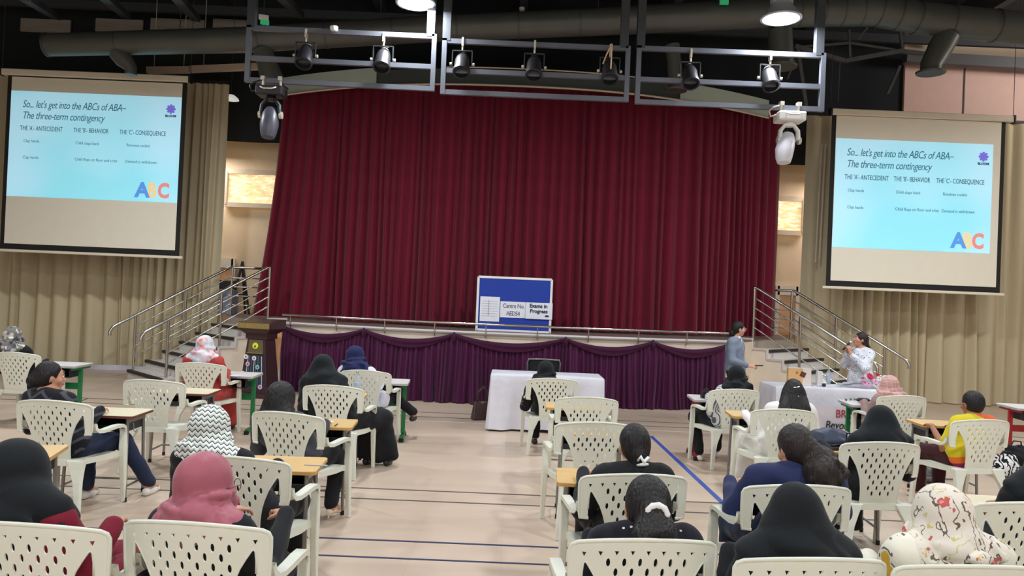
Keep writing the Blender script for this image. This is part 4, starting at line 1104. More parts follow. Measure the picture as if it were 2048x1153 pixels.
# ---- blue notice board on the stage
BD = 12.95
tl, tr_, bl_, br_ = (U(*q_, d=BD) for q_ in ((957, 553), (1104, 561), (953, 664), (1099, 668)))
w_ = (tr_.x-tl.x+br_.x-bl_.x)/2; bx = (tl.x+tr_.x+bl_.x+br_.x)/4
z0_, z1_ = STAGE_H+.01, (tl.z+tr_.z)/2
r = thing('notice_board', 'blue felt notice board in a silver frame standing on the stage', 'board', (bx, BD, STAGE_H))
H_ = z1_-STAGE_H
R_ = math.radians(0)
obj('felt_panel', MB().box((0, 0, H_/2+.01), (w_-.03, .02, H_-.03)), mat('blue_felt', (34, 62, 158), rough=.9, bump=.1), r)
fr = [((-w_/2, H_), (w_/2, H_)), ((-w_/2, .012), (w_/2, .012)), ((-w_/2, 0), (-w_/2, H_)), ((w_/2, 0), (w_/2, H_))]
for (a_, b_) in fr: obj('frame_side', MB().bar((a_[0], -.005, a_[1]), (b_[0], -.005, b_[1]), .04, .03, up=(0, 1, 0)), M['white'], r, bevel=.004)
for s_ in (-1, 1): obj('rear_prop', MB().bar((s_*w_*.35, .02, H_*.8), (s_*w_*.35, .38, .0), .03, .02), M['leggrey'], r)
M['paper'] = mat('white_paper', (226, 228, 238), rough=.8)
def sheet_on(px0, py0, px1, py1, nm, dd=.018):
    a_ = U(px0, py0, d=BD-dd); b_ = U(px1, py1, d=BD-dd)
    cx_ = (a_.x+b_.x)/2-bx; cz_ = (a_.z+b_.z)/2-STAGE_H
    return obj(nm, MB().box((cx_, -dd, cz_), (abs(b_.x-a_.x), .004, abs(a_.z-b_.z))), M['paper'], r), cx_, cz_, abs(b_.x-a_.x), abs(a_.z-b_.z)
s1, a1_, c1_, w1_, h1_ = sheet_on(961, 593, 998, 644, 'notice_sheet')
for k in range(7): obj('printed_row', MB().box((a1_, -.022, c1_+h1_*(.32-.1*k)), (w1_*.8, .003, .004)), M['greyedge'], s1)
obj('printed_column', MB().box((a1_-.02, -.022, c1_+.02), (.012, .003, h1_*.62)), M['greyedge'], s1)
s2, a2_, c2_, w2_, h2_ = sheet_on(1001, 603, 1051, 637, 'notice_sheet')
INK = mat('ink_dark', (52, 54, 66), rough=.8)
text('Centre No.', .105, (a2_-w2_*.40, -.022, c2_+.03), INK, s2, width=.82, space=.92, extrude=.001)
text('AED54', .105, (a2_-w2_*.26, -.022, c2_-.1), INK, s2, width=.85, space=.88, extrude=.001)
s3, a3_, c3_, w3_, h3_ = sheet_on(1052, 605, 1104, 640, 'notice_sheet', .036)
text('Exams in', .088, (a3_-w3_*.36, -.041, c3_+.055), INK, s3, width=.98, bold=.003, extrude=.001)
text('Progress', .088, (a3_-w3_*.34, -.041, c3_-.035), INK, s3, width=.98, bold=.003, extrude=.001)
obj('print_mark', MB().lathe([(0, .001), (.03, .001), (.03, -.001)], 10, (a3_+w3_*.3, -.041, c3_-h3_*.3), Matrix.Rotation(PI/2, 3, 'X') @ Matrix.Diagonal((1.3, .6, 1))), INK, s3)
# ================================================================ figures: smooth implicit bodies turned into single skins
CLIP = [0]
class Sdf:
    def __init__(s, vox, clip=0): s.P = []; s.vox = vox; s.clip = clip or CLIP[0]
    def cap(s, a, b, ra, rb=None, k=.02): s.P.append(('c', np.array(a, float), np.array(b, float), ra, ra if rb is None else rb, k)); return s
    def ell(s, c, r, R=None, k=.02, sub=False): s.P.append(('s' if sub else 'e', np.array(c, float), np.array(r, float), None if R is None else np.array(R, float), None, k)); return s
    def cut(s, c, n, k=.01):  # remove the half space beyond plane (c, n)
        s.P.append(('h', np.array(c, float), np.array(n, float), None, None, k)); return s
    def mesh(s, disp=None, name='skin'):
        vx = s.vox; lo = np.full(3, 1e9); hi = np.full(3, -1e9)
        for p in s.P:
            if p[0] == 'c':
                r = max(p[3], p[4])+.03
                lo = np.minimum(lo, np.minimum(p[1], p[2])-r); hi = np.maximum(hi, np.maximum(p[1], p[2])+r)
            elif p[0] == 'e':
                r = p[2].max()+.03 if p[3] is not None else p[2]+.03
                lo = np.minimum(lo, p[1]-r); hi = np.maximum(hi, p[1]+r)
        n = np.ceil((hi-lo)/vx).astype(int)+1
        ax = [(lo[i]+np.arange(n[i])*vx).astype(np.float32) for i in range(3)]
        F = np.full(n, .2, np.float32)
        def sub(l, h):
            i0 = np.clip(((l-lo)/vx).astype(int), 0, n); i1 = np.clip(((h-lo)/vx).astype(int)+2, 0, n)
            return tuple(slice(a_, b_) for a_, b_ in zip(i0, i1))
        for p in s.P:
            k = p[5]; mg = .05+k*1.5
            if p[0] == 'c':
                a, b, ra, rb = p[1:5]; r = max(ra, rb)+mg
                sl = sub(np.minimum(a, b)-r, np.maximum(a, b)+r)
                X, Y, Z = np.meshgrid(ax[0][sl[0]], ax[1][sl[1]], ax[2][sl[2]], indexing='ij', sparse=True)
                d = b-a; L = max(float(d@d), 1e-9)
                t = np.clip(((X-a[0])*d[0]+(Y-a[1])*d[1]+(Z-a[2])*d[2])/L, 0, 1)
                D = np.sqrt((X-a[0]-t*d[0])**2+(Y-a[1]-t*d[1])**2+(Z-a[2]-t*d[2])**2)-(ra+(rb-ra)*t)
            elif p[0] in 'es':
                c, r, R = p[1:4]; m_ = (r.max() if R is not None else r)+mg
                sl = sub(c-m_, c+m_)
                X, Y, Z = np.meshgrid(ax[0][sl[0]]-c[0], ax[1][sl[1]]-c[1], ax[2][sl[2]]-c[2], indexing='ij', sparse=True)
                if R is not None:
                    X, Y, Z = (R[0, i]*X+R[1, i]*Y+R[2, i]*Z for i in range(3))
                k0 = np.sqrt((X/r[0])**2+(Y/r[1])**2+(Z/r[2])**2); k1 = np.sqrt((X/r[0]**2)**2+(Y/r[1]**2)**2+(Z/r[2]**2)**2)+1e-9
                D = k0*(k0-1)/k1
            else:
                c, nn = p[1], p[2]; sl = (slice(None),)*3
                X, Y, Z = np.meshgrid(*ax, indexing='ij', sparse=True)
                D = -((X-c[0])*nn[0]+(Y-c[1])*nn[1]+(Z-c[2])*nn[2])
                F[sl] = np.maximum(F[sl], -D); continue
            G = F[sl]; D = D.astype(np.float32)
            if p[0] == 's':
                F[sl] = np.maximum(G, -D)+0
            else:
                h = np.maximum(k-np.abs(G-D), 0)/k
                F[sl] = np.minimum(G, D)-h*h*k*.25
        if disp is not None:
            X, Y, Z = np.meshgrid(*ax, indexing='ij', sparse=True)
            F = F+disp(X, Y, Z).astype(np.float32)
        if s.clip:   # cloth and body rest against the chair back and on the seat
            X, Y, Z = np.meshgrid(*ax, indexing='ij', sparse=True)
            sz = (Z-.43)/.455
            yb = -.205-.085*sz+.085*np.minimum(1.2, (X/.3)**2)*(.35+.65*sz)+s.clip
            F = np.maximum(F, np.where((Z < .9+s.clip) & (Z > .40) & (np.abs(X) < .32), yb-Y, -1).astype(np.float32))
        F[0] = F[-1] = .1; F[:, 0] = F[:, -1] = .1; F[:, :, 0] = F[:, :, -1] = .1
        S = F < 0
        c8 = [S[dx:n[0]-1+dx, dy:n[1]-1+dy, dz:n[2]-1+dz] for dx in (0, 1) for dy in (0, 1) for dz in (0, 1)]
        al = c8[0].copy(); an = c8[0].copy()
        for c in c8[1:]: al &= c; an |= c
        act = an & ~al
        I, J, K = np.nonzero(act); N = len(I)
        if N == 0: raise RuntimeError('empty '+name)
        idx = np.full(act.shape, -1, np.int32); idx[I, J, K] = np.arange(N)
        V = {(dx, dy, dz): F[I+dx, J+dy, K+dz] for dx in (0, 1) for dy in (0, 1) for dz in (0, 1)}
        acc = np.zeros((N, 3)); cnt = np.zeros(N)
        cs = [(0, 0), (0, 1), (1, 0), (1, 1)]
        for axis in range(3):
            for (u, v) in cs:
                a = [u, v]; a.insert(axis, 0); b = [u, v]; b.insert(axis, 1); a = tuple(a); b = tuple(b)
                fa, fb = V[a], V[b]; m_ = (fa < 0) != (fb < 0)
                t = np.where(m_, fa/(fa-fb+1e-12), 0)
                for q in range(3):
                    acc[:, q] += np.where(m_, (t if q == axis else a[q]), 0)
                cnt += m_
        co = acc/np.maximum(cnt, 1)[:, None]+np.stack([I, J, K], 1)
        co = co*vx+lo
        quads = []
        for axis in range(3):
            sl0 = [slice(None)]*3; sl1 = [slice(None)]*3
            sl0[axis] = slice(0, -1); sl1[axis] = slice(1, None)
            A_ = S[tuple(sl0)]; B_ = S[tuple(sl1)]
            ch = A_ != B_
            i, j, k = np.nonzero(ch); u, v = [(1, 2), (2, 0), (0, 1)][axis]
            P_ = np.stack([i, j, k], 1); ok = (P_[:, u] > 0) & (P_[:, v] > 0); P_ = P_[ok]
            fl_ = A_[i, j, k][ok]
            def g(du, dv):
                Q = P_.copy(); Q[:, u] -= du; Q[:, v] -= dv
                return idx[Q[:, 0], Q[:, 1], Q[:, 2]]
            q = np.stack([g(1, 1), g(0, 1), g(0, 0), g(1, 0)], 1)
            q[~fl_] = q[~fl_][:, ::-1]
            quads.append(q)
        q = np.concatenate(quads); q = q[(q >= 0).all(1)]
        # drop tiny loose bits: none expected
        me = bpy.data.meshes.new(name)
        me.vertices.add(N); me.vertices.foreach_set('co', co.astype(np.float32).ravel())
        me.loops.add(len(q)*4); me.loops.foreach_set('vertex_index', q.astype(np.int32).ravel())
        me.polygons.add(len(q)); me.polygons.foreach_set('loop_start', np.arange(0, len(q)*4, 4, dtype=np.int32))
        me.polygons.foreach_set('loop_total', np.full(len(q), 4, np.int32)); me.polygons.foreach_set('use_smooth', np.ones(len(q), bool))
        me.update(calc_edges=True); me.validate()
        return me

def wr(a, s1=1.0, seed=0):
    """cloth wrinkles"""
    p = np.random.default_rng(seed).random(8)*6
    def f(X, Y, Z):
        return a*(np.sin(X*38*s1+Y*17+Z*23*s1+p[0])*np.sin(Z*31*s1-X*13+p[1])+.6*np.sin(Y*47*s1-Z*41+X*11+p[2])*np.sin(X*29+p[3]))
    return f
def vec(v): return np.array(v, float)
def rot_head(yaw, pitch, roll=0):
    return np.array(Matrix.Rotation(math.radians(-yaw), 3, 'Z') @ Matrix.Rotation(math.radians(-pitch), 3, 'X') @ Matrix.Rotation(math.radians(roll), 3, 'Y'))

M['skin'] = mat('skin', (196, 142, 116), rough=.5, var=.04); M['skin_l'] = mat('skin_light', (214, 160, 136), rough=.5, var=.04); M['skin_d'] = mat('skin_tan', (164, 110, 84), rough=.5, var=.04)
def hairmat(name, c): return mat(name, c, rough=.5, var=.35, vscale=30, stretch=(1, 1, .12), spec=.4, bump=.6, bscale=90)
M['hair'] = hairmat('black_hair', (22, 19, 21)); M['hair_b'] = hairmat('dark_brown_hair', (38, 29, 28))
def fab(name, c, **k):
    k.setdefault('rough', .85); k.setdefault('bump', .08); k.setdefault('bscale', 120); k.setdefault('sheen', .1); k.setdefault('spec', .25)
    return mat(name, c, **k)
M['blackc'] = fab('black_cloth', (25, 26, 30)); M['blackh'] = fab('black_scarf_crepe', (22, 26, 30)); M['charcoal'] = fab('charcoal_cloth', (66, 68, 74))
M['denim'] = fab('dark_blue_trousers', (34, 42, 66)); M['maroon'] = fab('dark_red_cloth', (122, 26, 46)); M['redd'] = fab('coral_red_cloth', (180, 70, 64))
M['mauve'] = fab('mauve_satin', (166, 92, 106), rough=.5, sheen=.3); M['navyh'] = fab('navy_scarf', (34, 40, 82)); M['navyj'] = fab('navy_knit', (38, 46, 84), bump=.3, bscale=200)
def p_dots(nt, x, y, z, vec_):
    d, n = voro(nt, vec_, 26); yield d.lt(.16), (210, 210, 200)
def p_floral_small(nt, x, y, z, vec_):
    d, n = voro(nt, vec_, 16); n2 = noisef(nt, vec_, 60)
    yield (d+n2*.3).lt(.28), (196, 190, 176)
def p_patch(nt, x, y, z, vec_):
    d, n = voro(nt, vec_, 26); sp_ = nt.nodes.new('ShaderNodeSeparateColor'); nt.links.new(n.outputs['Color'], sp_.inputs[0]); r_ = E(nt, sp_.outputs[0])
    yield r_.gt(.45), (64, 62, 66); yield r_.gt(.62), (196, 194, 188); yield r_.gt(.8), (122, 116, 104)
def p_zig(nt, x, y, z, vec_):
    t = (z*.95+y*.35+((x*1.0+y*.5).tri(.034))*.016)
    s_ = (t/.0285).frac(); yield s_.lt(.24), (30, 32, 32); yield (s_-.42).abs().lt(.07), (150, 158, 154)
def p_chev(nt, x, y, z, vec_):
    t = z-(x.tri(.16))*.06; s_ = (t/.085).frac(); n = noisef(nt, vec_, 3)
    yield s_.lt(.3)*(n.gt(.42)), (72, 72, 82)
def p_cloud(c2, sc_=14, thr=.5, gain=6):
    def f(nt, x, y, z, vec_):
        n = noisef(nt, vec_, sc_, 1); yield ((n-thr)*gain).max(0.0).min(1.0), c2
    return f
def p_pinkwhite(nt, x, y, z, vec_):
    n = noisef(nt, vec_, 9, 1); yield ((n-.52)*9).max(0.0).min(1.0), (226, 116, 112)
    n = noisef(nt, vec_, 13, 1); yield ((n-.56)*9).max(0.0).min(1.0), (172, 206, 226)
def p_check(nt, x, y, z, vec_):
    s_ = (x/.036).frac().lt(.14).max((z/.036).frac().lt(.14)); yield s_*.6, (222, 196, 190)
def p_stripe(c2, p=.016, wd=.35):
    def f(nt, x, y, z, vec_): yield ((x*.9+y*.4)/p).frac().lt(wd), c2
    return f
def p_scarf_floral(nt, x, y, z, vec_):
    n = noisef(nt, vec_, 22, 2); d, _ = voro(nt, vec_, 9); m1 = noisef(nt, vec_, 9, 1)
    yield ((x*70+n*9).sin().abs().lt(.26))*m1.gt(.47), (112, 96, 82)
    yield ((z*60-x*40+n*8).sin().abs().lt(.2))*m1.lt(.45), (206, 190, 120)
    d3, _ = voro(nt, vec_, 7.5)
    yield (d3+n*.7).lt(.64), (200, 100, 98); yield (d3+n*.6).lt(.52), (228, 156, 142); yield (d3+n*.7).lt(.47), (164, 58, 72)
def p_blouse_floral(nt, x, y, z, vec_):
    n = noisef(nt, vec_, 26, 2); d, _ = voro(nt, vec_, 9)
    yield (d+n*.5).lt(.62)*((x*220+z*160).sin().gt(.1)), (104, 102, 92); yield (d+n*.5).lt(.52), (230, 224, 206); yield (d+n*.5).lt(.46), (216, 170, 66)
def p_paisley(nt, x, y, z, vec_):
    n = noisef(nt, vec_, 16, 2); d, _ = voro(nt, vec_, 10)
    yield ((d+n*.2)*22).sin().gt(.82)*(n.gt(.48)), (140, 146, 164)
M['h_patch'] = fab('grey_patchwork_scarf', (112, 110, 112), pattern=p_patch); M['h_zig'] = fab('white_scarf_black_zigzag', (224, 230, 226), pattern=p_zig)
M['chev'] = fab('black_top_grey_chevrons', (24, 24, 30), pattern=p_chev); M['h_pink'] = fab('white_pink_blue_scarf', (226, 218, 226), pattern=p_pinkwhite)
M['h_check'] = fab('pink_checked_scarf', (196, 150, 146), pattern=p_check); M['dots'] = fab('black_dotted_blouse', (24, 24, 34), pattern=p_dots)
M['blackfl'] = fab('black_floral_cloth', (24, 24, 26), pattern=p_floral_small); M['stripes'] = fab('grey_white_striped', (214, 214, 216), pattern=p_stripe((88, 92, 100)))
M['h_floral'] = fab('cream_floral_scarf', (226, 218, 206), pattern=p_scarf_floral); M['b_floral'] = fab('cream_floral_blouse', (232, 228, 212), pattern=p_blouse_floral)
M['whitec'] = fab('white_cloth', (232, 230, 226)); M['taupe'] = fab('taupe_cloth', (150, 126, 122)); M['bluegrey'] = fab('blue_grey_blazer', (128, 140, 160))
M['paisley'] = fab('white_tunic_grey_paisley', (226, 230, 240), pattern=p_paisley)
def p_yellow(nt, x, y, z, vec_):
    s_ = (z+x*.55).gt(.93)*x.gt(-.02); yield s_, (224, 96, 50); yield (z-x*.3).lt(.56), (226, 110, 40); yield (z-x*.3).lt(.50), (150, 40, 96)
M['yellow'] = fab('yellow_sports_shirt', (214, 196, 44), pattern=p_yellow); M['sneaker'] = mat('white_sneaker', (226, 224, 220), rough=.6); M['shoe'] = mat('black_shoe', (28, 28, 30), rough=.5); M['heel'] = mat('cream_leather', (224, 208, 186), rough=.4)
M['brown'] = fab('dark_maroon_trousers', (64, 26, 30)); M['patt'] = fab('white_black_patterned', (214, 216, 230), pattern=p_floral_small)
M['lip'] = mat('lips', (170, 84, 82), rough=.45); M['eye'] = mat('eye_dark', (30, 24, 22), rough=.2); M['eye_w'] = mat('eye_white', (230, 226, 220), rough=.3); M['silver'] = mat('silver', (214, 214, 220), rough=.25, metal=.7); M['clip'] = mat('white_clip', (232, 232, 230), rough=.35)

def hand(S, w_, d_, n_, side, curl=.5, k=.006, sc_=1.0):
    """w_: wrist, d_: pointing direction, n_: palm normal (towards which the fingers curl)"""
    w_ = vec(w_); d_ = vec(d_)/np.linalg.norm(d_); n_ = vec(n_); n_ = n_-d_*(n_@d_); n_ /= np.linalg.norm(n_)
    s_ = np.cross(d_, n_)*side
    pc = w_+d_*.045*sc_
    for o_ in (-.026, -.009, .009, .026): S.cap(w_+d_*.01+s_*o_*.6*sc_, w_+d_*.082*sc_+s_*o_*sc_, .015*sc_, .0115*sc_, k=.012)
    tips = []
    for o_, L_ in ((-.030, .056), (-.010, .070), (.010, .076), (.030, .068)):
        a = w_+d_*.085*sc_+s_*o_*sc_; dd = d_+s_*o_*2.2; p_ = a; ang = curl*.5
        for seg, fr in enumerate((.45, .32, .23)):
            v_ = dd*math.cos(ang)+n_*math.sin(ang); v_ /= np.linalg.norm(v_)
            q_ = p_+v_*L_*fr*sc_; S.cap(p_, q_, (.0088-.001*seg)*sc_, (.008-.001*seg)*sc_, k=.003); p_ = q_; ang += curl*.9
        tips.append(p_)
    a = w_+d_*.025*sc_+s_*.024*sc_; b = a+(d_*.55+s_*.75+n_*.35)*.035*sc_; c = b+(d_*.85+s_*.25+n_*.55)*.03*sc_
    S.cap(a, b, .0125*sc_, .0105*sc_, k=.008); S.cap(b, c, .0100*sc_, .008*sc_, k=.003)

def head_prims(S, HC, R, neck, face=True, sc_=1.0, ears=True):
    H = lambda x, y, z: HC+R @ (vec((x, y, z))*sc_)
    r3 = lambda a, b, c: (a*sc_, b*sc_, c*sc_)
    S.ell(H(0, -.012, .022), r3(.073, .092, .09), R, k=.02)
    S.ell(H(0, .022, -.035), r3(.058, .062, .07), R, k=.03)
    S.ell(H(0, .055, -.088), r3(.026, .022, .02), R, k=.025)
    S.cap(H(0, -.02, -.05), neck, .052*sc_, .054, k=.03)
    if face:
        S.cap(H(0, .078, .012), H(0, .1, -.028), .009*sc_, .0125*sc_, k=.012)
        S.ell(H(0, .092, -.031), r3(.017, .011, .009), R, k=.006)
        S.cap(H(-.03, .075, .025), H(.03, .075, .025), .011*sc_, .011*sc_, k=.012)
        for s_ in (-1, 1):
            S.ell(H(s_*.03, .088, .004), r3(.015, .012, .009), R, sub=True)
            S.ell(H(s_*.03, .075, .004), r3(.0135, .012, .008), R, k=.003)
            S.ell(H(s_*.04, .055, -.028), r3(.024, .024, .022), R, k=.02)
        S.cap(H(-.018, .083, -.056), H(.018, .083, -.056), .0075*sc_, .0075*sc_, k=.006)
        S.cap(H(-.013, .081, -.066), H(.013, .081, -.066), .008*sc_, .008*sc_, k=.006)
    for s_ in ((-1, 1) if ears else ()):
        S.ell(H(s_*.076, -.008, -.008), r3(.010, .020, .031), R, k=.006)
def face_bits(HC, R, root, sc_=1.0, brow=True, eyes=True):
    Rm = Matrix(R.tolist())
    H = lambda x, y, z: Vector(HC+R @ (vec((x, y, z))*sc_))
    for s_ in (-1, 1):
        e = MB().lathe([(0, .0125), (.007, .010), (.0115, .004), (.0125, 0), (0, -.003)], 12, H(s_*.03, .0775, .004), Rm @ Matrix.Rotation(-PI/2, 3, 'X') @ Matrix.Diagonal((1, .62, 1)))
        eo = obj('eye', e, M['eye_w'], root, smooth=180)
        obj('iris', MB().lathe([(0, .002), (.0055, .001), (.006, -.002)], 10, H(s_*.03, .0885, .004), Rm @ Matrix.Rotation(-PI/2, 3, 'X')), M['eye'], eo, smooth=180)
        obj('eyebrow', MB().tube([H(s_*.014, .0875, .026), H(s_*.03, .088, .031), H(s_*.048, .079, .026)], [.0025, .003, .0015], 6), M['hair'], root, smooth=180)
    obj('lips', MB().tube([H(-.022, .083, -.06), H(-.008, .0915, -.058), H(.008, .0915, -.058), H(.022, .083, -.06)], [.003, .0055, .0055, .003], 8, flat=1.2), M['lip'], root, smooth=180)

def torso(S, hip, SC, neck, rb, front=.11, infl=.0, k=.06, tw=0.0, sw=.17):
    S.ell(hip, (.165+infl, .125+infl, .12+infl), k=k)
    mid = (hip+SC)/2
    S.cap(hip+vec((0, 0, .03)), mid, .125+infl, .115+infl, k=k)
    S.ell(SC+vec((0, -.0, -.09)), (.155+infl, front+infl, .14+infl), k=k)
    S.cap(SC+rb @ vec((-sw+.04, 0, -.01)), SC+rb @ vec((sw-.04, 0, -.01)), .062+infl, .062+infl, k=.05)

PEOPLE = {}
def seated(key, label, chair, hp, top, low, cover, covermat, yaw=0, pitch=0, roll=0, skin='skin', hairstyle=None, hd=.27, hoff=None,
           arms='desk', legs='bent', shoes='shoe', cape=None, headr=1.0, skirt=False, hem=.06, lean=0.0, extra=None, shw=.18, group='seated audience', stripes=None, leg_shift=(0, 0), name='person', feet=None, capy=None, sz=.282):
    base, rz = CHAIRS[chair]
    hd = .27+(hd-.15)*.6 if hd < .27 else hd
    top_w = U(hp[0], hp[1], d=base.y-.29+hd)
    Rz_ = Matrix.Rotation(-rz, 3, 'Z'); loc = Rz_ @ (Vector((top_w.x, top_w.y, top_w.z))-base)
    tp = vec(loc)
    R = rot_head(yaw, pitch, roll)
    HC = tp-R @ vec((0, 0, .125*headr)) if cover != 'none' else tp-R @ vec((0, 0, .12*headr))
    dist = base.y; vx = min(.0125, max(.0062, .0021*dist))
    root = thing(name, label, 'person', base, rz, group)
    CLIP[0] = .024
    hip = vec((0, -.04, .515))
    neck = HC+vec((0, -.025, -.12))
    SC = vec((HC[0]*.8+hip[0]*.2, max(-.10, HC[1]-.055-lean), tp[2]-sz))
    rb = rot_head(yaw*.25, 0)
    # body
    S = Sdf(vx if dist > 4 else .0075)
    head_prims(S, HC, R, neck, sc_=headr, ears=(cover == 'hair'))
    S.cap(neck, SC+vec((0, 0, .0)), .054, .06, k=.03)
    torso(S, hip, SC, neck, rb, sw=shw)
    J = {}
    for s_ in (-1, 1):
        sh = SC+rb @ vec((s_*shw, 0, -.02))
        if arms == 'desk': el = sh+vec((s_*.05, .09, -.235)); wr_ = vec((s_*.15+SC[0]*.5, max(SC[1]+.30, .18), .735)); hd_ = vec((-s_*.4, 1, -.05)); nn = vec((0, .1, -1))
        elif arms == 'lap': el = sh+vec((s_*.055, -.01, -.25)); wr_ = vec((s_*.07, .20, .66)); hd_ = vec((-s_*.7, .7, -.1)); nn = vec((0, .1, -1))
        elif arms == 'wide': el = sh+vec((s_*.085, .08, -.20)); wr_ = vec((s_*.15, .34, .74)); hd_ = vec((-s_*.6, .8, 0)); nn = vec((0, 0, -1))
        J[s_] = (sh, el, wr_)
        S.cap(sh, el, .046, .036, k=.03); S.cap(el, wr_, .035, .023, k=.015)
        hand(S, wr_, hd_, nn, s_, .5)
        kn = vec((s_*.11+leg_shift[0], .40, .475)); hj = vec((s_*.09, .0, .50))
        an = vec((s_*.11+leg_shift[0]*1.3, .40+leg_shift[1], .085))
        if feet: kn = vec(feet[s_][0]); an = vec(feet[s_][1])
        J[('l', s_)] = (hj, kn, an)
        S.cap(hj, kn, .082, .055, k=.04); S.cap(kn, an, .052, .036, k=.02)
        S.cap(an, an+vec((0, .12, -.045)), .034, .026, k=.02)
    obj('body', S.mesh(name='body'), M[skin], root)
    CLIP[0] = .012
    if abs(yaw) > 25: face_bits(HC, R, root, headr)
    # upper garment
    c = .016
    S = Sdf(vx); torso(S, hip, SC, neck, rb, infl=c, sw=shw)
    S.cap(SC+vec((0, .0, .0)), (SC+neck)/2, .075, .066, k=.03)
    for s_ in (-1, 1):
        sh, el, wr_ = J[s_]
        S.cap(sh, el, .046+c*1.3, .036+c*1.5, k=.035)
        if arms == 'short' or extra == 'short_sleeve': S.P[-1] = ('c', sh, sh+(el-sh)*.72, .062, .058, .035); continue
        S.cap(el, wr_, .036+c*1.5, .024+c, k=.02)
    if low is None:
        pass
    w1 = wr(.0035, 1.0, hash(key) % 97 if False else sum(map(ord, key)))
    obj('top' if not skirt else 'cloak', S.mesh(w1, 'top'), M[top], root)
    # lower garment
    S = Sdf(vx)
    S.ell(hip+vec((0, .0, -.015)), (.172, .14, .10), k=.05)
    for s_ in (-1, 1):
        hj, kn, an = J[('l', s_)]
        S.cap(hj, kn, .094, .07, k=.05)
        S.cap(kn, an+vec((0, 0, .03)), .066, .056, k=.03)
    if skirt:
        kn = (J[('l', -1)][1]+J[('l', 1)][1])/2; an = (J[('l', -1)][2]+J[('l', 1)][2])/2
        for s_ in (-1, 1):
            S.cap(J[('l', s_)][1], vec((an[0]+s_*.17, an[1]-.02, hem+.06)), .085, .06, k=.06)
            S.cap(J[('l', s_)][0], J[('l', s_)][1], .105, .09, k=.06)
        S.cap(kn, vec((an[0], an[1], hem+.07)), .12, .11, k=.06)
    obj('skirt' if skirt else 'trousers', S.mesh(wr(.004, .9, 5), 'low'), M[low or top], root)
    # shoes
    for s_ in (-1, 1):
        an = J[('l', s_)][2]; S = Sdf(.008)
        S.cap(an+vec((0, -.03, -.05)), an+vec((0, .06, -.055)), .034, .034, k=.02); S.cap(an+vec((0, .06, -.055)), an+vec((0, .135, -.06)), .034, .026, k=.02)
        if shoes == 'heel':
            S = Sdf(.006); S.cap(an+vec((0, .02, -.03)), an+vec((0, .14, -.07)), .028, .018, k=.02); S.cap(an+vec((0, -.03, -.03)), an+vec((0, -.035, -.078)), .010, .006, k=.01); S.cap(an+vec((0, -.03, -.03)), an+vec((0, .03, -.03)), .024, .026, k=.02)
        so = obj('shoe', S.mesh(name='shoe'), M[shoes], root)
        if shoes == 'shoe': pass
    # head cover
    H = lambda x, y, z: HC+R @ (vec((x, y, z))*headr)
    r3 = lambda a, b, c_: (a*headr, b*headr, c_*headr)
    def hdisp(a_, n_):
        p0 = HC; ph = sum(map(ord, key))
        def f(X, Y, Z):
            an_ = np.arctan2(X-p0[0], -(Y-p0[1])+1e-6); dz = np.clip((p0[2]+.03-Z)/.12, 0, 1.3)
            r1 = 1-np.abs(np.sin(an_*n_*.5+16*(Z-p0[2])+ph))*2; r2 = 1-np.abs(np.sin(an_*n_*.3-24*(Z-p0[2])+ph*2))*2
            return a_*(.25+1.7*dz)*(r1*.8+r2*.7+.5*np.sin((Z-p0[2])*60+an_*3+ph))
        return f
    if cover in ('hijab', 'shayla', 'cape'):
        S = Sdf(vx if dist > 4 else .007)
        S.ell(H(0, -.014, .026), r3(.094, .108, .102), R, k=.02)
        S.ell(H(0, .005, -.04), r3(.084, .09, .088), R, k=.04)
        if cover == 'hijab':
            S.cap(H(0, -.015, -.05), neck+vec((0, -.005, .0)), .088, .088, k=.04)
            S.ell((neck+SC)/2+vec((0, -.01, 0)), (.125, .11, .07), k=.05)
            for s_ in (-1, 1): S.cap((neck+SC)/2, SC+rb @ vec((s_*.135, -.01, -.0)), .085, .07, k=.06)
            S.cap(SC+vec((0, -.03, .02)), SC+vec((.02, -.045, -.10)), .10, .07, k=.05)
            nc = (neck*1.6+HC)/2.6
            for q, (dz_, tl_, rr_) in enumerate(((.034, .03, .108), (-.006, -.045, .126), (-.048, .05, .148))):
                pp = None
                for t in np.linspace(0, 2*PI, 19):
                    v_ = nc+vec((rr_*math.sin(t), -rr_*.95*math.cos(t)-.004, dz_+tl_*math.sin(t+q)+.012*math.cos(2*t+q)))
                    if pp is not None: S.cap(pp, v_, .016, .016, k=.010)
                    pp = v_
            for q in range(4):
                a0_ = HC+vec((-.07+.04*q, -.085, -.03)); b0_ = SC+vec((-.12+.09*q, -.10, -.01+.01*q)); m0_ = (a0_+b0_)/2+vec((.02, -.012, 0))
                S.cap(a0_, m0_, .008, .012, k=.016); S.cap(m0_, b0_, .012, .01, k=.016)
        else:
            S.cap(H(0, -.03, -.04), SC+vec((0, -.015, .03)), .092, .13, k=.05)
            for s_ in (-1, 1): S.cap(H(s_*.02, -.02, -.06), SC+rb @ vec((s_*.16, -.0, .005)), .095, .08, k=.07)
            ln = .30 if cover == 'cape' else .14
            for q in range(6):
                t_ = (q-2.5)/2.5; a0_ = HC+R @ vec((t_*.08, -.112+.04*t_*t_, -.01)); b0_ = SC+rb @ vec((t_*.22+.02, -.150+.09*t_*t_, -.0-.03*(q % 2))); m0_ = a0_*.5+b0_*.5+vec((.014*(-1)**q-t_*.045, -.008, -.01))
                S.cap(a0_, m0_, .005, .016, k=.014); S.cap(m0_, b0_, .016, .015, k=.014)
            S.cap(SC+vec((0, -.03, .0)), SC+vec((0, -.05, -ln)), .13, .12, k=.06)
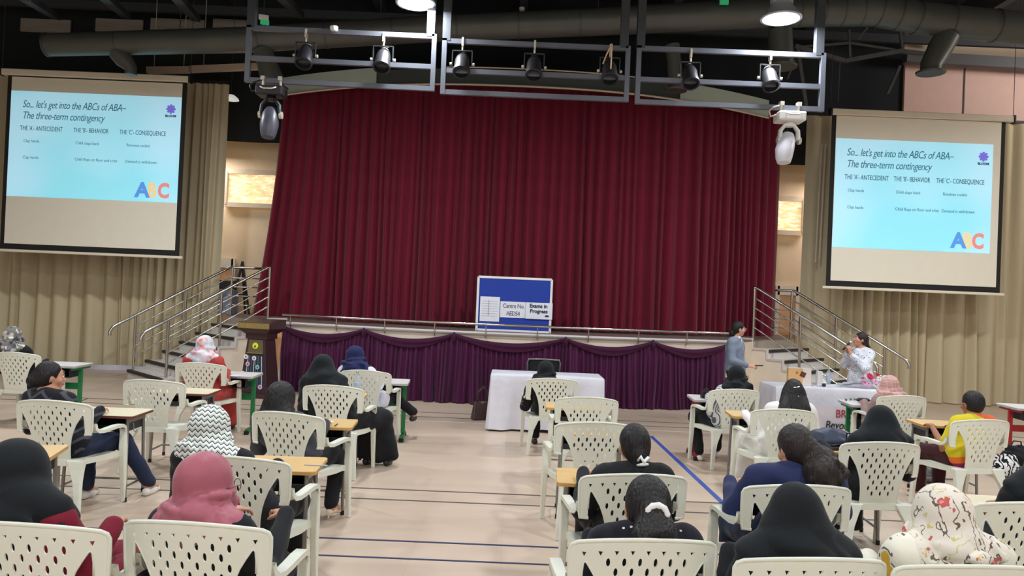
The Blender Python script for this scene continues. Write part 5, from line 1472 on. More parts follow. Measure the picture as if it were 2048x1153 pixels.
            if cover == 'cape':
                for s_ in (-1, 1): S.cap(SC+vec((s_*.13, 0, -.02)), SC+vec((s_*.17, .02, -ln)), .085, .085, k=.06)
        S.ell(H(0, .125, -.012), r3(.056, .065, .082), R, sub=True)
        obj('headscarf', S.mesh(hdisp(.0036, 7 if cover == 'hijab' else 5), 'scarf'), M[covermat], root)
    if cover == 'hair':
        S = Sdf(vx if dist > 4 else .0065)
        S.ell(H(0, -.020, .030), r3(.083, .094, .095), R, k=.02)
        st_ = hairstyle
        if st_ == 'short':
            S.ell(H(0, -.035, .0), r3(.080, .078, .09), R, k=.03)
        else:
            S.ell(H(0, -.035, -.01), r3(.080, .075, .085), R, k=.03)
        if st_ == 'bun': S.ell(H(0, -.125, -.03), r3(.042, .036, .042), R, k=.02); S.ell(H(0, -.10, -.02), r3(.05, .03, .05), R, k=.03)
        if st_ == 'low': S.cap(H(0, -.08, -.05), neck+vec((0, -.05, -.02)), .05, .045, k=.03); S.cap(neck+vec((0, -.05, -.02)), SC+vec((0, -.12, -.12)), .042, .03, k=.02)
        if st_ == 'ponytail':
            a_ = H(0, -.115, .0); S.ell(a_, (.04, .03, .035), k=.02)
            pts = [a_, H(.0, -.13, -.06), SC+vec((0, -.11, .03)), SC+vec((0, -.12, -.12))]
            for q in range(3): S.cap(pts[q], pts[q+1], (.045, .07, .085)[q], (.07, .085, .06)[q], k=.04)
        if st_ == 'sidepony':
            pts = [H(.03, -.10, -.0), H(.055, -.115, -.06), SC+vec((.085, -.11, .05)), SC+vec((.105, -.12, -.06)), SC+vec((.095, -.12, -.16))]
            for q in range(4): S.cap(pts[q], pts[q+1], (.035, .06, .082, .075)[q], (.06, .082, .075, .045)[q], k=.03)
        if st_ == 'sidepony':
            for q in range(7):
                o_ = (q-3)*.018; pp = None
                for t in range(9):
                    v_ = pts[1]+(vec(SC+vec((.095, -.11, -.14)))-pts[1])*t/8+vec((o_*(1+.5*math.sin(t))+.024*math.sin(t*1.5+q*1.9), -.05+.02*math.cos(t*1.4+q), 0))
                    if pp is not None: S.cap(pp, v_, .021, .019, k=.008)
                    pp = v_
        if st_ == 'long':
            S.cap(H(0, -.04, -.03), neck+vec((0, -.04, -.01)), .09, .105, k=.04)
            S.cap(neck+vec((0, -.05, 0)), SC+vec((0, -.10, -.16)), .09, .07, k=.04)
            for s_ in (-1, 1): S.cap(H(s_*.045, -.02, -.03), SC+vec((s_*.085, -.07, .0)), .06, .07, k=.05)
        S.ell(H(0, .115, -.02), r3(.066, .075, .085), R, sub=True)
        for s_ in (-1, 1): S.ell(H(s_*.085, .012, -.028), r3(.022, .03, .042), R, sub=True)
        def hr(X, Y, Z):
            an_ = np.arctan2(X-HC[0], -(Y-HC[1])+1e-6); return (.0028 if st_ == 'long' else .0018)*np.sin(an_*(26 if st_ == 'long' else 36)+4*np.sin(Z*18))+((.006 if st_ == 'sidepony' else .004)*np.sin(Z*55+X*60+3*np.sin(Y*40+X*30))*np.clip((HC[2]-.05-Z)/.1, 0, 1) if st_ in ('sidepony', 'ponytail', 'long') else 0)
        obj('hair', S.mesh(hr, 'hair'), M[covermat], root)
    CLIP[0] = 0
    PEOPLE[key] = dict(root=root, HC=HC, R=R, H=H, SC=SC, neck=neck, J=J, hip=hip)
    return PEOPLE[key]

seated('A0', 'person at the left edge in a grey patchwork headscarf and dark navy clothes', 'A0', (27, 653), 'blackc', 'blackc', 'hijab', 'h_patch', yaw=5)
P2 = seated('A3', 'person with a black hair bun looking right, in a black top with grey chevrons', 'A3', (104, 722), 'chev', 'denim', 'hair', 'hair', yaw=48, pitch=2, hairstyle='bun', shoes='sneaker', skin='skin', feet={-1: ((-.1, .38, .48), (-.05, .30, .085)), 1: ((.2, .36, .48), (.36, .50, .085))}, hd=.2)
seated('A2', 'person in a coral red dress and a white scarf with pink and blue', 'A2', (412, 671), 'redd', 'redd', 'hijab', 'h_pink', yaw=8, skirt=True)
seated('A4', 'person with long loose black hair in dark clothes and cream heeled shoes', 'A4', (568, 762), 'charcoal', 'blackc', 'hair', 'hair', yaw=0, pitch=8, hairstyle='long', lean=.02, shoes='heel', feet={-1: ((-.1, .38, .48), (-.1, .25, .1)), 1: ((.14, .36, .48), (.20, .14, .11))}, hd=.2, headr=1.3)
seated('A5', 'person wrapped in a long black cloak and black headscarf beside the left aisle', 'A5', (648, 709), 'blackc', 'blackc', 'cape', 'blackh', yaw=8, skirt=True, leg_shift=(.22, .0), headr=1.06)
seated('A6', 'person in a navy headscarf glancing right, with one black shoe stretched forward', 'A6', (713, 692), 'patt', 'blackc', 'hijab', 'navyh', yaw=50, feet={-1: ((-.1, .38, .48), (-.05, .35, .085)), 1: ((.17, .36, .52), (.42, .42, .30))})
seated('A7', 'person in a white headscarf with black zigzags', 'A7', (428, 811), 'blackc', 'blackc', 'hijab', 'h_zig', yaw=6, pitch=10, headr=1.15, hd=.22)
P5 = seated('A8', 'person in a mauve satin headscarf and thin-framed glasses, black clothes', 'A8', (420, 905), 'blackc', 'blackc', 'hijab', 'mauve', yaw=38, pitch=4, headr=1.12, hd=.2, arms='wide')
seated('A9', 'person in a black headscarf and dark red dress in the bottom left corner', 'A9', (42, 878), 'maroon', 'maroon', 'shayla', 'blackh', yaw=0, pitch=6, headr=1.28, hd=.16, shw=.19, skirt=True)
seated('B1', 'person in a black headscarf and black flowered clothes at the clothed table', 'B1', (1092, 722), 'blackfl', 'blackc', 'hijab', 'blackh', yaw=5, pitch=10)
P11 = seated('B4', 'person with black hair gathered in a white claw clip, black clothes', 'B4', (1267, 846), 'blackc', 'blackc', 'hair', 'hair', yaw=-8, pitch=4, hairstyle='low', hd=.2, arms='wide')
P12 = seated('B5', 'person with a black ponytail in a white scrunchie and a dotted black blouse', 'B5', (1294, 948), 'dots', 'blackc', 'hair', 'hair', yaw=0, pitch=5, hairstyle='ponytail', hd=.14, headr=1.1, sz=.255)
seated('B6', 'person in a black headscarf and grey striped shawl by the camera desk', 'B6', (1473, 731), 'stripes', 'blackc', 'hijab', 'blackh', yaw=0, shoes='sneaker', feet={-1: ((-.2, .36, .48), (-.2, .20, .085)), 1: ((.1, .38, .48), (.1, .38, .085))})
P14 = seated('B7', 'person with long straight black hair and silver clips, dressed in white', 'B7', (1586, 757), 'whitec', 'whitec', 'hair', 'hair', yaw=0, hairstyle='long', hd=.22, arms='wide', skirt=True)
P15 = seated('B8', 'person in a navy jumper with curly dark hair tied at the side', 'B8', (1578, 848), 'navyj', 'denim', 'hair', 'hair_b', yaw=-12, pitch=14, roll=-8, hairstyle='sidepony', hd=.26, headr=1.12, shw=.23, arms='wide', sz=.27)
seated('B9', 'person in a black headscarf and cloak at the bottom, nearest the camera', 'B9', (1590, 965), 'blackc', 'blackc', 'cape', 'blackh', yaw=4, pitch=4, hd=.18, headr=1.04, shw=.19)
seated('B10', 'person in a pink checked headscarf and taupe top beside the flower table', 'B10', (1779, 751), 'taupe', 'blackc', 'hijab', 'h_check', yaw=4)
seated('B11', 'person in a black headscarf and black cloak next to the dark backpack', 'B11', (1760, 811), 'blackc', 'blackc', 'shayla', 'blackh', yaw=6, pitch=4, hd=.2, arms='wide', skirt=True, headr=1.05)
P18 = seated('B12', 'person with short black hair in a yellow and orange sports shirt', 'B12', (1942, 781), 'yellow', 'brown', 'hair', 'hair', yaw=-4, pitch=6, hairstyle='short', hd=.24, shoes='sneaker', skin='skin_d', extra='short_sleeve')
P20 = seated('B14', 'person in a cream floral headscarf and a cream blouse with yellow flowers', 'B14', (1878, 968), 'b_floral', 'whitec', 'hijab', 'h_floral', yaw=0, pitch=8, hd=.18, headr=1.12, shw=.2, sz=.25)
seated('B13', 'person in black half cut off by the right edge of the picture', 'B13', (2100, 880), 'blackc', 'blackc', 'shayla', 'blackh', yaw=0, hd=.2)

# small worn things
def band(P_, pts, r_, m_, nm): obj(nm, MB().tube([Vector(P_['H'](*q)) for q in pts], r_, 8), M[m_], P_['root'], smooth=180)
obj('hair_clip', MB().tube([Vector(P11['H'](-.028, -.125, -.07)), Vector(P11['H'](-.022, -.15, -.045)), Vector(P11['H'](-.005, -.15, -.075)), Vector(P11['H'](.02, -.155, -.05)), Vector(P11['H'](.035, -.135, -.062))], [.007, .011, .014, .010, .006], 8).tube([Vector(P11['H'](-.03, -.12, -.095)), Vector(P11['H'](-.01, -.155, -.085)), Vector(P11['H'](.02, -.155, -.085))], [.006, .01, .006], 8), M['clip'], P11['root'], smooth=180)
a_ = P12['H'](0, -.135, .005)
obj('scrunchie', MB().tube([Vector(a_)+Vector((.036*math.cos(t), -.022+.018*math.sin(t*.5), .032*math.sin(t))) for t in np.linspace(-.3, PI+.3, 12)], [.012+.003*(k % 2) for k in range(12)], 8), M['clip'], P12['root'], smooth=180)
obj('hair_clip', MB().box(P14['H'](.0, -.128, -.045), (.045, .012, .03)).box(P14['H'](.0, -.134, -.045), (.015, .012, .045)), M['clip'], P14['root'], bevel=.004)
for (x_, z_) in ((-.03, .05), (.0, .055)): obj('hair_pin', MB().tube([Vector(P14['H'](x_-.012, -.115, z_)), Vector(P14['H'](x_+.012, -.118, z_+.004))], .003, 6), M['silver'], P14['root'])
# glasses for the mauve scarf woman
H = P5['H']; g = MB()
for s_ in (-1, 1):
    g.tube([Vector(H(s_*.033+.026*math.cos(t), .108, .002+.022*math.sin(t))) for t in np.linspace(0, 2*PI, 17)], .0018, 5, cap=False)
    g.tube([Vector(H(s_*.059, .106, .006)), Vector(H(s_*.082, .06, .004)), Vector(H(s_*.088, -.0, .0))], .0018, 5)
g.tube([Vector(H(-.008, .108, .006)), Vector(H(.008, .108, .006))], .0018, 5)
obj('glasses', g, mat('bronze_wire', (120, 84, 70), metal=.7, rough=.3), P5['root'], smooth=180, kind='stuff')
H = P18['H']; g = MB()
for s_ in (-1, 1): g.tube([Vector(H(s_*.075, .08, .006)), Vector(H(s_*.085, .0, .004)), Vector(H(s_*.08, -.03, -.01))], .0025, 5)
obj('glasses_temple', g, M['silver'], P18['root'], kind='stuff')
text('LIFEBUOY' if False else 'LIFE', .06, Vector(P18['SC'])+Vector((-.10, -.115, -.015)), M['black_ink'], P18['root'], extrude=.004, bold=.004)
# scarf tail and hair lock of the floral scarf woman
S = Sdf(.008); SC = P20['SC']
S.ell(SC+vec((.03, -.13, .02)), (.055, .035, .03), k=.02)
obj('scarf_knot', S.mesh(wr(.004, 2, 3), 'knot'), M['h_floral'], P20['root'])
S = Sdf(.008); S.ell(SC+vec((.03, -.13, -.07)), (.085, .05, .085), k=.02); S.cap(SC+vec((.03, -.12, -.08)), SC+vec((.03, -.12, -.25)), .07, .05)
obj('hair', S.mesh(lambda X, Y, Z: .002*np.sin(X*160), 'hair'), M['hair'], P20['root'])

# ---------------------------------------------------------------- the two presenters
def stand(key, label, px_, pytop, depth, yaw, build):
    tp = U(px_, pytop, d=depth); root = thing('person', label, 'person', (tp.x, depth, 0), math.radians(-yaw), 'standing presenters')
    build(root, tp.z)
    return root
def presenter_blazer(root, ht):
    # local +Y is where she faces; ht = total height
    k_ = ht/1.60; v = lambda x, y, z: vec((x, y, z))*k_
    HC = v(0, .03, 1.475); R = rot_head(-36, 2); S = Sdf(.0065)
    neck = v(0, .0, 1.345); SC = v(0, -.015, 1.29); hip = v(0, 0, .86)
    head_prims(S, HC, R, neck, sc_=k_); S.cap(neck, SC, .05*k_, .06*k_, k=.03)
    S.ell(hip, (.155, .115, .13), k=.06); S.cap(hip, SC-v(0, 0, .12), .12, .12, k=.06); S.ell(SC-v(0, 0, .1), (.145, .105, .14), k=.06); S.cap(SC+v(-.12, 0, -.02), SC+v(.12, 0, -.02), .06, k=.05)
    A = {}
    A[1] = (SC+v(.16, 0, -.035), SC+v(.21, .03, -.30), SC+v(.15, .25, -.36))
    A[-1] = (SC+v(-.16, 0, -.035), SC+v(-.20, -.02, -.30), SC+v(-.20, .09, -.53))
    for s_ in (1, -1):
        sh, el, wrs = A[s_]; S.cap(sh, el, .045, .036, k=.03); S.cap(el, wrs, .035, .023, k=.015)
    hand(S, A[1][2], vec((-.1, 1, -.05)), vec((-.6, 0, -.8)), 1, .7); hand(S, A[-1][2], vec((0, .35, -1)), vec((.8, .3, 0)), -1, .9)
    L = {}
    for s_ in (1, -1):
        L[s_] = (v(s_*.085, 0, .82), v(s_*.09, .02, .46), v(s_*.09, -.0, .09))
        S.cap(L[s_][0], L[s_][1], .085, .055, k=.04); S.cap(L[s_][1], L[s_][2], .052, .034, k=.02); S.cap(L[s_][2], L[s_][2]+v(0, .13, -.055), .034, .026, k=.02)
    obj('body', S.mesh(name='body'), M['skin_l'], root); face_bits(HC, R, root, k_)
    S = Sdf(.008); c = .02
    S.ell(hip+v(0, 0, -.01), (.178, .14, .13), k=.06); S.cap(hip, SC-v(0, 0, .12), .137, .137, k=.06); S.ell(SC-v(0, 0, .1), (.163, .122, .15), k=.06); S.cap(SC+v(-.12, 0, -.02), SC+v(.12, 0, -.02), .075, k=.05)
    S.cap(SC+v(0, -.02, .0), neck+v(0, -.02, -.03), .07, .062, k=.03)
    for s_ in (1, -1):
        sh, el, wrs = A[s_]; S.cap(sh, el, .062, .055, k=.03); S.cap(el, el+(wrs-el)*.92, .054, .042, k=.02)
    S.ell(SC+v(0, .13, -.06), (.038, .06, .13), sub=True)
    obj('blazer', S.mesh(wr(.0035, 1, 4), 'blazer'), M['bluegrey'], root)
    S = Sdf(.008); S.ell(SC+v(0, .04, -.08), (.08, .072, .15), k=.03); S.cap(SC+v(0, .01, .0), neck+v(0, .005, -.01), .066, .06, k=.03)
    obj('shirt', S.mesh(name='shirt'), M['whitec'], root)
    for s_ in (1, -1):
        obj('lapel', MB().add([Vector(SC+v(s_*.02, .105, -.22)), Vector(SC+v(s_*.055, .118, -.10)), Vector(SC+v(s_*.065, .085, .03)), Vector(SC+v(s_*.03, .08, .05)), Vector(SC+v(s_*.02, .12, -.22)), Vector(SC+v(s_*.06, .132, -.09)), Vector(SC+v(s_*.075, .10, .03)), Vector(SC+v(s_*.03, .09, .055))], [(0, 1, 2, 3), (7, 6, 5, 4), (0, 4, 5, 1), (1, 5, 6, 2), (2, 6, 7, 3), (3, 7, 4, 0)]), M['bluegrey'], root)
        obj('collar', MB().tube([Vector(neck+v(0, -.055, -.005)), Vector(neck+v(s_*.055, -.01, -.01)), Vector(neck+v(s_*.03, .055, -.045)), Vector(neck+v(s_*.02, .075, -.085))], [.012, .014, .014, .005], 6), M['whitec'], root, smooth=180)
    S = Sdf(.009); S.ell(hip-v(0, 0, .05), (.165, .13, .12), k=.05)
    for s_ in (1, -1): S.cap(L[s_][0], L[s_][1], .095, .075, k=.04); S.cap(L[s_][1], L[s_][2], .075, .06, k=.03)
    obj('trousers', S.mesh(wr(.003, 1, 6), 'trousers'), M['blackc'], root)
    for s_ in (1, -1):
        S = Sdf(.008); a = L[s_][2]; S.cap(a+v(0, -.02, -.055), a+v(0, .14, -.062), .034, .024); obj('shoe', S.mesh(name='shoe'), M['shoe'], root)
    H = lambda x, y, z: HC+R @ (vec((x, y, z))*k_)
    S = Sdf(.006); S.ell(H(0, -.02, .03), (.082, .094, .093), R, k=.02); S.ell(H(0, -.04, -.01), (.076, .07, .08), R, k=.03)
    S.ell(H(0, -.10, -.075), (.045, .042, .05), R, k=.03); S.cap(H(0, -.09, -.08), H(0, -.10, -.14), .04, .03, k=.02)
    S.ell(H(0, .108, -.025), (.064, .078, .084), R, sub=True)
    for s_ in (-1, 1): S.ell(H(s_*.085, .01, -.03), (.022, .026, .038), R, sub=True)
    obj('hair', S.mesh(lambda X, Y, Z: .0015*np.sin(np.arctan2(X-HC[0], -(Y-HC[1])+1e-6)*40+Z*20), 'hair'), M['hair'], root)
    for s_ in (1,):
        g = MB()
        for q in (-1, 1):
            g.tube([Vector(H(q*.032+.024*math.cos(t), .101, .004+.018*math.sin(t))) for t in np.linspace(0, 2*PI, 15)], .002, 5, cap=False); g.tube([Vector(H(q*.056, .1, .008)), Vector(H(q*.08, .0, .004))], .002, 5)
        obj('glasses', g, M['silver'], root, kind='stuff')
    w_ = A[1][2]; obj('held_pen', MB().tube([Vector(w_+vec((-.03, .05, .0))), Vector(w_+vec((-.03, .22, .015)))], .008, 8), M['shoe'], root, smooth=60)
    w_ = A[-1][2]; obj('held_phone', MB().box(Vector(w_+vec((.03, .03, -.09))), (.012, .07, .14)), M['shoe'], root, bevel=.004)
stand('pres1', 'standing person in a blue-grey blazer and glasses facing right, holding a pen', 1474, 642, 11.45, 124, presenter_blazer)
def presenter_white(root, ht):
    k_ = ht/1.58; v = lambda x, y, z: vec((x, y, z))*k_
    HC = v(0, .03, 1.455); R = rot_head(20, -12); S = Sdf(.0065)
    neck = v(0, .0, 1.325); SC = v(0, -.01, 1.27); hip = v(0, 0, .84)
    head_prims(S, HC, R, neck, sc_=k_); S.cap(neck, SC, .05*k_, .06*k_, k=.03)
    S.ell(hip, (.165, .13, .13), k=.06); S.cap(hip, SC-v(0, 0, .12), .13, .13, k=.06); S.ell(SC-v(0, 0, .1), (.155, .12, .14), k=.06); S.cap(SC+v(-.12, 0, -.02), SC+v(.12, 0, -.02), .062, k=.05)
    mic = HC+R @ vec((0, .155, -.075))
    A = {}
    A[1] = (SC+v(.165, 0, -.035), SC+v(.22, .12, -.23), SC+v(.05, .23, -.02))
    A[-1] = (SC+v(-.165, 0, -.035), SC+v(-.20, .14, -.25), SC+v(-.05, .29, -.04))
    for s_ in (1, -1):
        sh, el, wrs = A[s_]; S.cap(sh, el, .048, .038, k=.03); S.cap(el, wrs, .036, .024, k=.015)
    hand(S, A[1][2], vec((-.35, .3, .8)), vec((-.6, .5, -.2)), 1, 1.1); hand(S, A[-1][2], vec((.15, .2, 1)), vec((.8, .1, 0)), -1, .9)
    L = {}
    for s_ in (1, -1):
        L[s_] = (v(s_*.085, 0, .80), v(s_*.09, .02, .45), v(s_*.09, -.0, .09))
        S.cap(L[s_][0], L[s_][1], .085, .055, k=.04); S.cap(L[s_][1], L[s_][2], .052, .034, k=.02); S.cap(L[s_][2], L[s_][2]+v(0, .13, -.055), .034, .026, k=.02)
    obj('body', S.mesh(name='body'), M['skin'], root); face_bits(HC, R, root, k_)
    S = Sdf(.008)
    S.ell(hip+v(0, 0, -.01), (.19, .155, .15), k=.06); S.cap(hip-v(0, 0, .18), SC-v(0, 0, .12), .165, .147, k=.06); S.ell(SC-v(0, 0, .1), (.172, .137, .15), k=.06); S.cap(SC+v(-.12, 0, -.02), SC+v(.12, 0, -.02), .077, k=.05)
    S.cap(SC+v(0, -.01, .0), neck+v(0, -.01, -.045), .07, .06, k=.03)
    for s_ in (-1, 1): S.cap(hip-v(-s_*.05, 0, .1), v(s_*.08, 0, .42), .13, .13, k=.06)
    for s_ in (1, -1):
        sh, el, wrs = A[s_]; S.cap(sh, el, .066, .066, k=.03); S.cap(el, el+(wrs-el)*.8, .066, .05, k=.02)
    obj('tunic', S.mesh(wr(.005, .9, 9), 'tunic'), M['paisley'], root)
    S = Sdf(.009)
    for s_ in (1, -1): S.cap(L[s_][0], L[s_][1], .09, .075, k=.04); S.cap(L[s_][1], L[s_][2], .07, .055, k=.03)
    obj('trousers', S.mesh(wr(.003, 1, 6), 'trousers'), M['whitec'], root)
    for s_ in (1, -1):
        S = Sdf(.008); a = L[s_][2]; S.cap(a+v(0, -.02, -.055), a+v(0, .14, -.062), .034, .024); obj('shoe', S.mesh(name='shoe'), M['shoe'], root)
    H = lambda x, y, z: HC+R @ (vec((x, y, z))*k_)
    S = Sdf(.006); S.ell(H(0, -.02, .03), (.082, .096, .093), R, k=.02); S.ell(H(0, -.04, -.01), (.076, .07, .08), R, k=.03)
    S.cap(H(0, -.10, -.04), H(0, -.15, -.11), .04, .04, k=.03); S.cap(H(0, -.15, -.11), H(0, -.13, -.20), .04, .02, k=.02)
    S.ell(H(0, .108, -.025), (.064, .078, .084), R, sub=True)
    for s_ in (-1, 1): S.ell(H(s_*.085, .01, -.03), (.022, .026, .038), R, sub=True)
    obj('hair', S.mesh(lambda X, Y, Z: .0015*np.sin(np.arctan2(X-HC[0], -(Y-HC[1])+1e-6)*40+Z*20), 'hair'), M['hair_b'], root)
    obj('lanyard', MB().tube([Vector(neck+v(0, -.06, -.03)), Vector(SC+v(.08, .04, .03)), Vector(SC+v(.06, .13, -.1)), Vector(SC+v(.0, .155, -.3))], .005, 6), M['shoe'], root, smooth=180)
    # microphone: a thing of its own, held at the mouth
    c0 = Vector(HC+R @ vec((0.02, .125, -.075))); c1 = c0+Vector((.0, .14, -.11))
    mr = thing('microphone', 'dark handheld microphone with a silver head held by the woman in white', 'microphone', root.location, root.rotation_euler.z)
    obj('handle', MB().tube([c0.lerp(c1, .12), c1], [.018, .013], 12), M['shoe'], mr, smooth=60)
    d_ = (c1-c0).normalized()
    obj('grille', MB().tube([c0-d_*.022, c0-d_*.012, c0+d_*.008, c0+d_*.024], [.01, .024, .026, .018], 12), M['silver'], mr, smooth=180)
stand('pres2', 'standing person in a white paisley tunic speaking into a microphone, facing left', 1724, 664, 11.2, -112, presenter_white)
# ================================================================ small things
def glassm(name, c, a=.35): return mat(name, c, rough=.05, alpha=a, spec=.8, var=0)
M['bottle'] = glassm('clear_bottle_plastic', (206, 222, 232), .32); M['water'] = glassm('bottle_water', (190, 212, 226), .35); M['label_blue'] = mat('pale_blue_label', (176, 196, 226), rough=.5)
def bottle(lab, loc, s_=1.0, lc='label_blue'):
    r = thing('water_bottle', lab, 'bottle', loc, 0, 'clear water bottles')
    obj('bottle_body', MB().lathe([(0, 0), (.03, .0), (.033, .01), (.031, .05), (.033, .09), (.031, .13), (.033, .165), (.026, .19), (.013, .212), (.012, .225)], 18), M['bottle'], r, smooth=60)
    obj('label_band', MB().lathe([(.0336, .075), (.0336, .125)], 18), M[lc], r, smooth=60)
    obj('cap', MB().lathe([(.0, .243), (.013, .243), (.0145, .238), (.0145, .222), (0, .222)], 14), M['silver'], r, smooth=40)
    obj('water', MB().lathe([(0, .004), (.029, .006), (.029, .1), (0, .1)], 14), M['water'], r, smooth=60)
    for o in [r]: o.scale = (s_, s_, s_)
def on_desk(key, px_, py_):
    p = U(px_, py_, h=DH); c, rz = DESKS[key]; l = Matrix.Rotation(-rz, 3, 'Z') @ (Vector((p.x, p.y, 0))-Vector((c.x, c.y, 0)))
    W_, D_ = (.32, .21) if 'A6' in key or 'B6' in key or 'B10' in key or 'A2' in key else (.27, .17)
    l.x = max(-W_, min(W_, l.x)); l.y = max(-D_, min(D_, l.y)); q = Matrix.Rotation(rz, 3, 'Z') @ l
    return Vector((c.x+q.x, c.y+q.y, DH+.001))
bottle('clear water bottle standing on the wooden desk beside the black cloak', on_desk('d_A5', 713, 790))
def on_t2(px_, py_): p = U(px_, py_, h=TH+.005); return Vector((p.x, p.y, TH+.006))
q = on_t2(1652, 768); q.y = min(q.y, pn2.y+.5); bottle('clear water bottle standing on the right clothed table', q, .95)
# pencil, papers, phone
c = on_desk('d_A4', 672, 852)
o = obj('pencil', MB().tube([(0, -.04, .005), (0, .05, .005)], .004, 6), M['lect'], loc=c); tag(o, 'short brown pencil lying on the desk before the long-haired woman', 'pencil')
c = on_desk('d_A4', 652, 846)
o = obj('paper_sheet', MB().box((0, 0, .002), (.1, .14, .003)), M['paper'], loc=c); tag(o, 'small white paper on the desk before the long-haired woman', 'paper')
c = on_desk('d_A2', 455, 755)
o = obj('paper_sheet', MB().box((0, 0, .002), (.21, .15, .003)), M['paper'], loc=c); tag(o, 'white paper sheets on the green-legged table by the lectern', 'paper')
c = on_desk('d_A7', 632, 932)
o = obj('ruler', MB().box((0, 0, .002), (.14, .02, .004)), M['greyedge'], loc=c); tag(o, 'flat grey strip along the back of the nearest left desk', 'ruler')
c = on_desk('d_A5', 700, 796)
o = obj('phone', MB().box((0, 0, .005), (.14, .07, .009)), M['shoe'], loc=c, bevel=.003); tag(o, 'dark phone lying next to the bottle on the wooden desk', 'phone')
# camera
c = on_desk('d_B6', 1413, 797)
r = thing('camera', 'black digital camera lying on the red-legged table', 'camera', c, .3)
obj('camera_body', MB().box((0, 0, .045), (.14, .06, .085)), M['shoe'], r, bevel=.008)
obj('viewfinder', MB().box((-.01, 0, .098), (.055, .05, .03), taper=.7), M['shoe'], r, bevel=.004)
obj('lens', MB().lathe([(0, .09), (.03, .088), (.036, .08), (.034, .03), (.038, .02), (.038, 0)], 18, (0, -.03, .045), Matrix.Rotation(PI/2, 3, 'X')), M['black'], r, smooth=40)
obj('strap', MB().tube([(.07, 0, .08), (.11, -.02, .09), (.14, -.01, .03), (.11, .03, .005), (.05, .05, .005)], .006, 6, flat=.5), M['shoe'], r, smooth=180)
# green pens and black case on B10 desk
M['pen_green'] = mat('green_marker', (30, 110, 80), rough=.4)
for i, (x_, y_) in enumerate(((1690, 802), (1697, 800), (1704, 800))):
    c = on_desk('d_B10', x_, y_)
    o = obj('marker_pen', MB().tube([(0, -.04+.01*i, .012), (.02, .03, .012)], .010, 8), M['pen_green'], loc=c, smooth=60); tag(o, 'green marker pen on the table before the pink checked scarf, %s of three' % ('left', 'middle', 'right')[i], 'pen', 'green marker pens')
c = on_desk('d_B10', 1726, 806)
o = obj('glasses_case', MB().tube([(-.08, 0, .03), (-.05, 0, .03), (.05, 0, .03), (.08, 0, .03)], [.015, .032, .032, .015], 12, flat=.8), M['shoe'], loc=c, smooth=60); tag(o, 'black glasses case on the table before the pink checked scarf', 'case')
c = on_desk('d_B10', 1745, 806)
o = obj('tissue_pack', MB().box((0, 0, .02), (.08, .06, .035)), M['white'], loc=c, bevel=.01); tag(o, 'small white tissue pack beside the black glasses case', 'tissues')
# notices taped on the green desk
cb, rzb = DESKS['d_B10']
P_ = MB().box((0, 0, 0), (.22, .004, .17)); loc_ = Vector((cb.x, cb.y, 0))+Matrix.Rotation(rzb, 3, 'Z') @ Vector((-.12, -.235, .53))
o = obj('taped_notice', P_, M['paper'], loc=loc_); o.rotation_euler = (0, 0, rzb); tag(o, 'white notice with black letters taped under the green-legged table top', 'sign')
text('NYLI', .09, (-.09, -.004, -.02), M['black_ink'], o, extrude=.001, width=.9, bold=.002)
# backpack and lit tablet on the desk
M['pack'] = fab('dark_blue_nylon', (52, 58, 78), rough=.5); M['packpink'] = fab('pink_nylon', (190, 150, 160), rough=.5)
c = on_desk('d_B11', 1662, 895)
r = thing('backpack', 'dark blue-grey backpack with a pink edge lying on the wooden desk', 'bag', c, .1)
S = Sdf(.009); S.ell((0, .03, .075), (.17, .10, .072), k=.03); S.ell((.0, -.02, .05), (.155, .09, .05), k=.03); obj('bag_body', S.mesh(wr(.004, 1.2, 7), 'bag'), M['pack'], r)
obj('pink_edge', MB().tube([(.10, .0, .132), (.14, .01, .112), (.165, .0, .07)], .018, 8, flat=.5), M['packpink'], r, smooth=180)
obj('strap', MB().tube([(-.15, -.02, .07), (-.18, -.10, .03), (-.10, -.14, .015), (.0, -.13, .02), (.1, -.12, .04)], .013, 8, flat=.5), M['shoe'], r, smooth=180)
obj('strap', MB().tube([(-.12, -.06, .06), (-.06, -.12, .035), (.05, -.11, .05), (.12, -.07, .08)], .010, 8, flat=.5), M['shoe'], r, smooth=180)
M['lit'] = mat('lit_tablet_screen', (70, 190, 226), emit=.8)
c2_ = c+Vector((.12, -.10, .02)); r = thing('tablet', 'small tablet with a lit blue screen leaning on the backpack', 'tablet', c2_, .1)
obj('case', MB().box((0, 0, .055), (.10, .012, .12)), M['shoe'], r, bevel=.004); s_ = obj('lit_screen', MB().box((0, -.007, .055), (.085, .003, .10)), M['lit'], r)
obj('pink_bar', MB().box((0, -.0095, .095), (.08, .002, .012)), mat('lit_pink', (226, 140, 170), emit=.6), s_)
